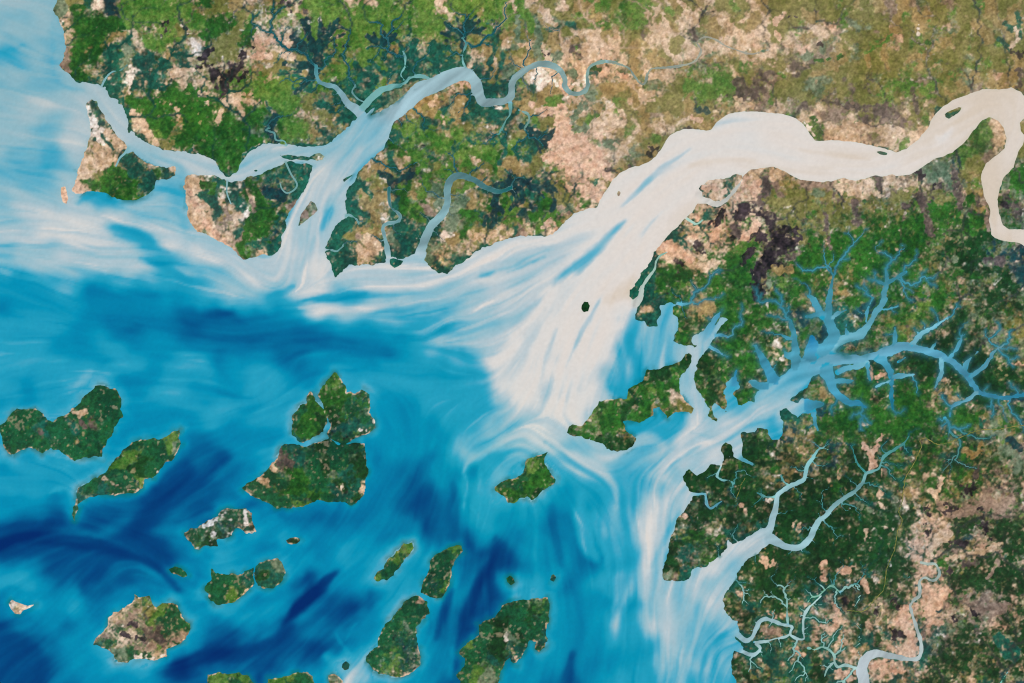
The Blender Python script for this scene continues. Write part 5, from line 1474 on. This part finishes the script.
for (lab, grp, pts), (sl, s) in zip(ISLANDS, isl):
    pa = np.array(pts)
    c = pa.mean(0)
    ext = np.ptp(pa, 0).max()
    org = ((c[0] - W0 / 2) * S, (H0 / 2 - c[1]) * S)
    kind = 'island' if ext > 22 else 'islet'
    Hs = height(s, sl)
    off = (sl[0].start, sl[1].start)
    qsl = (slice(sl[0].start, sl[0].stop - 1), slice(sl[1].start, sl[1].stop - 1))
    cc = colL[sl]
    q = pieces(quad_any(s > -1.2), 4, 1)[0]
    if ext <= 28:                                   # too small in the photo to show parts
        root = sheet(kind, q, Hs, cc, M_SOIL, origin=org, off=off)
        root.location = (org[0], org[1], 0)
        prop(root, label=lab, category=kind, group=GRP[grp])
        continue
    root = bpy.data.objects.new(kind, None)
    root.location = (org[0], org[1], 0)
    root.empty_display_size = 2
    C.objects.link(root)
    prop(root, label=lab, category=kind, group=GRP[grp])
    sheet('ground', q, Hs, cc, M_SOIL, parent=root, origin=org, off=off)
    qs = quad_mean(s)
    isM = q & (qm[qsl] > .5) & (qs > .4)
    isT = q & (qt[qsl] > .5) & ~isM & (qs > .4)
    isB = q & ~isM & ~isT & (qs < 2.4) & (qs > -.2) & (qp[qsl] > .45)
    for nm, m_, mt, up_ in (('forest', isT, M_TREE, .006), ('mangrove', isM, M_MANG, .006), ('beach', isB, M_SAND, .003)):
        for pc in pieces(m_, 30, 14):
            sheet(nm, pc, Hs + up_, cc, mt, parent=root, origin=org, off=off)

# water: one flat sheet at sea level, cut into the sea and the rivers that feed it
wz = np.zeros_like(landW)
wq = quad_any(landW < 2.5)
X2, Y2 = quad_mean(PXW), quad_mean(PYW)
D2, K2 = quad_mean(rivD), rivK[:-1, :-1]
onr = D2 < 2.2
big = (Y2 < 300) & (X2 > 700) & ~(onr & (K2 != ord('b')))
big |= (X2 > 960) & (Y2 < 260)
reg = np.zeros(X2.shape, np.uint8)
reg[onr & (K2 == ord('n'))] = 1
reg[onr & (K2 == ord('e'))] = 2
reg[onr & (K2 == ord('s'))] = 3
reg[onr & (K2 == ord('b'))] = 4
reg[big] = 5
for r, nm in ((0, 'sea'), (1, 'river'), (2, 'inlet'), (3, 'river'), (4, 'creek'), (5, 'river')):
    o = sheet(nm, wq & (reg == r), wz, colW, M_WATER, step=st)
    if o:
        prop(o, kind='structure')

# ------------------------------------------------------------------ roads
M_ROAD = bpy.data.materials.new('laterite_road')
M_ROAD.use_nodes = True
nt = M_ROAD.node_tree
b = nt.nodes['Principled BSDF']
tn = nt.nodes.new('ShaderNodeTexNoise'); tn.inputs['Scale'].default_value = 1.2
rp = nt.nodes.new('ShaderNodeValToRGB')
rp.color_ramp.elements[0].position = .35; rp.color_ramp.elements[1].position = .65
rp.color_ramp.elements[0].color = (*(lin((76, 104, 40)) / K_ILL), 1); rp.color_ramp.elements[1].color = (*(lin((150, 142, 72)) / K_ILL), 1)
gp = nt.nodes.new('ShaderNodeNewGeometry')
nt.links.new(gp.outputs['Position'], tn.inputs['Vector']); nt.links.new(tn.outputs['Fac'], rp.inputs['Fac']); nt.links.new(rp.outputs['Color'], b.inputs['Base Color'])
b.inputs['Roughness'].default_value = .95
HE = height(sdfE)
for txt, w in (("1090,418 1019,426 1000,429 980,430 964.6,435.6 949,442.5 937,444 931,441 925.6,437.6", .8),
               ("921.7,447 914,463 906,476.6 904,486 902,502 899,512 902,521.6 897,533 894,550 886.5,569.5 883.6,589 874.8,599 865,610.5 847,610.5", .8),
               ("925.6,437.6 920,440 921.7,447", .6), ("745,478 741,485 738,494 735,502", .6)):
    q = spline(np.array(P(txt)), 8)
    if len(q) > 12:
        q[1:-1] += rng.standard_normal((len(q) - 2, 2)) * .22
    tq_ = np.gradient(q, axis=0)
    nq = np.stack([-tq_[:, 1], tq_[:, 0]], 1)
    nq /= np.linalg.norm(nq, axis=1)[:, None] + 1e-9
    ww = w * (.75 + .35 * rng.random(len(q)))[:, None]
    vs_, zz = [], sample(HE, q[:, 0], q[:, 1]) + .028
    for side in (-1, 1):
        e = q + nq * ww * .5 * side
        vs_.append(np.stack([(e[:, 0] - W0 / 2) * S, (H0 / 2 - e[:, 1]) * S, zz], 1))
    n = len(q)
    me = bpy.data.meshes.new('road')
    me.from_pydata(np.vstack(vs_).tolist(), [], [(k, k + 1, n + k + 1, n + k) for k in range(n - 1)])
    me.materials.append(M_ROAD)
    o = bpy.data.objects.new('road', me)
    C.objects.link(o)
    prop(o, kind='structure')

# ------------------------------------------------------------------ light, sky, camera
EL, AZ = math.radians(52), math.radians(125)          # morning sun from the south-east
sun = bpy.data.lights.new('sun', 'SUN')
sun.energy = 4.6; sun.angle = math.radians(.53); sun.color = (1.0, .955, .88)
so = bpy.data.objects.new('sun', sun)
so.rotation_euler = (math.pi / 2 - EL, 0, math.pi - AZ)
C.objects.link(so)
w = bpy.data.worlds.new('World')
scene.world = w
w.use_nodes = True
nt = w.node_tree
bg = nt.nodes['Background']
sky = nt.nodes.new('ShaderNodeTexSky')
sky.sky_type = 'NISHITA'; sky.sun_disc = False
sky.sun_elevation = EL; sky.sun_rotation = AZ
nt.links.new(sky.outputs['Color'], bg.inputs['Color'])
bg.inputs['Strength'].default_value = .07

cam = bpy.data.cameras.new('camera')
cam.sensor_width = 36
ALT = 420.0
cam.lens = 36 * ALT / (W0 * S)
cam.clip_start = 1; cam.clip_end = 5000
co = bpy.data.objects.new('camera', cam)
co.location = (0, 0, ALT)
C.objects.link(co)
scene.camera = co
scene.view_settings.view_transform = 'Standard'
scene.view_settings.look = 'None'
scene.view_settings.exposure = 0.0
scene.view_settings.gamma = 1.0
scene.render.engine = 'CYCLES'
scene.cycles.filter_width = 1.15
scene.render.resolution_x, scene.render.resolution_y = W0, H0
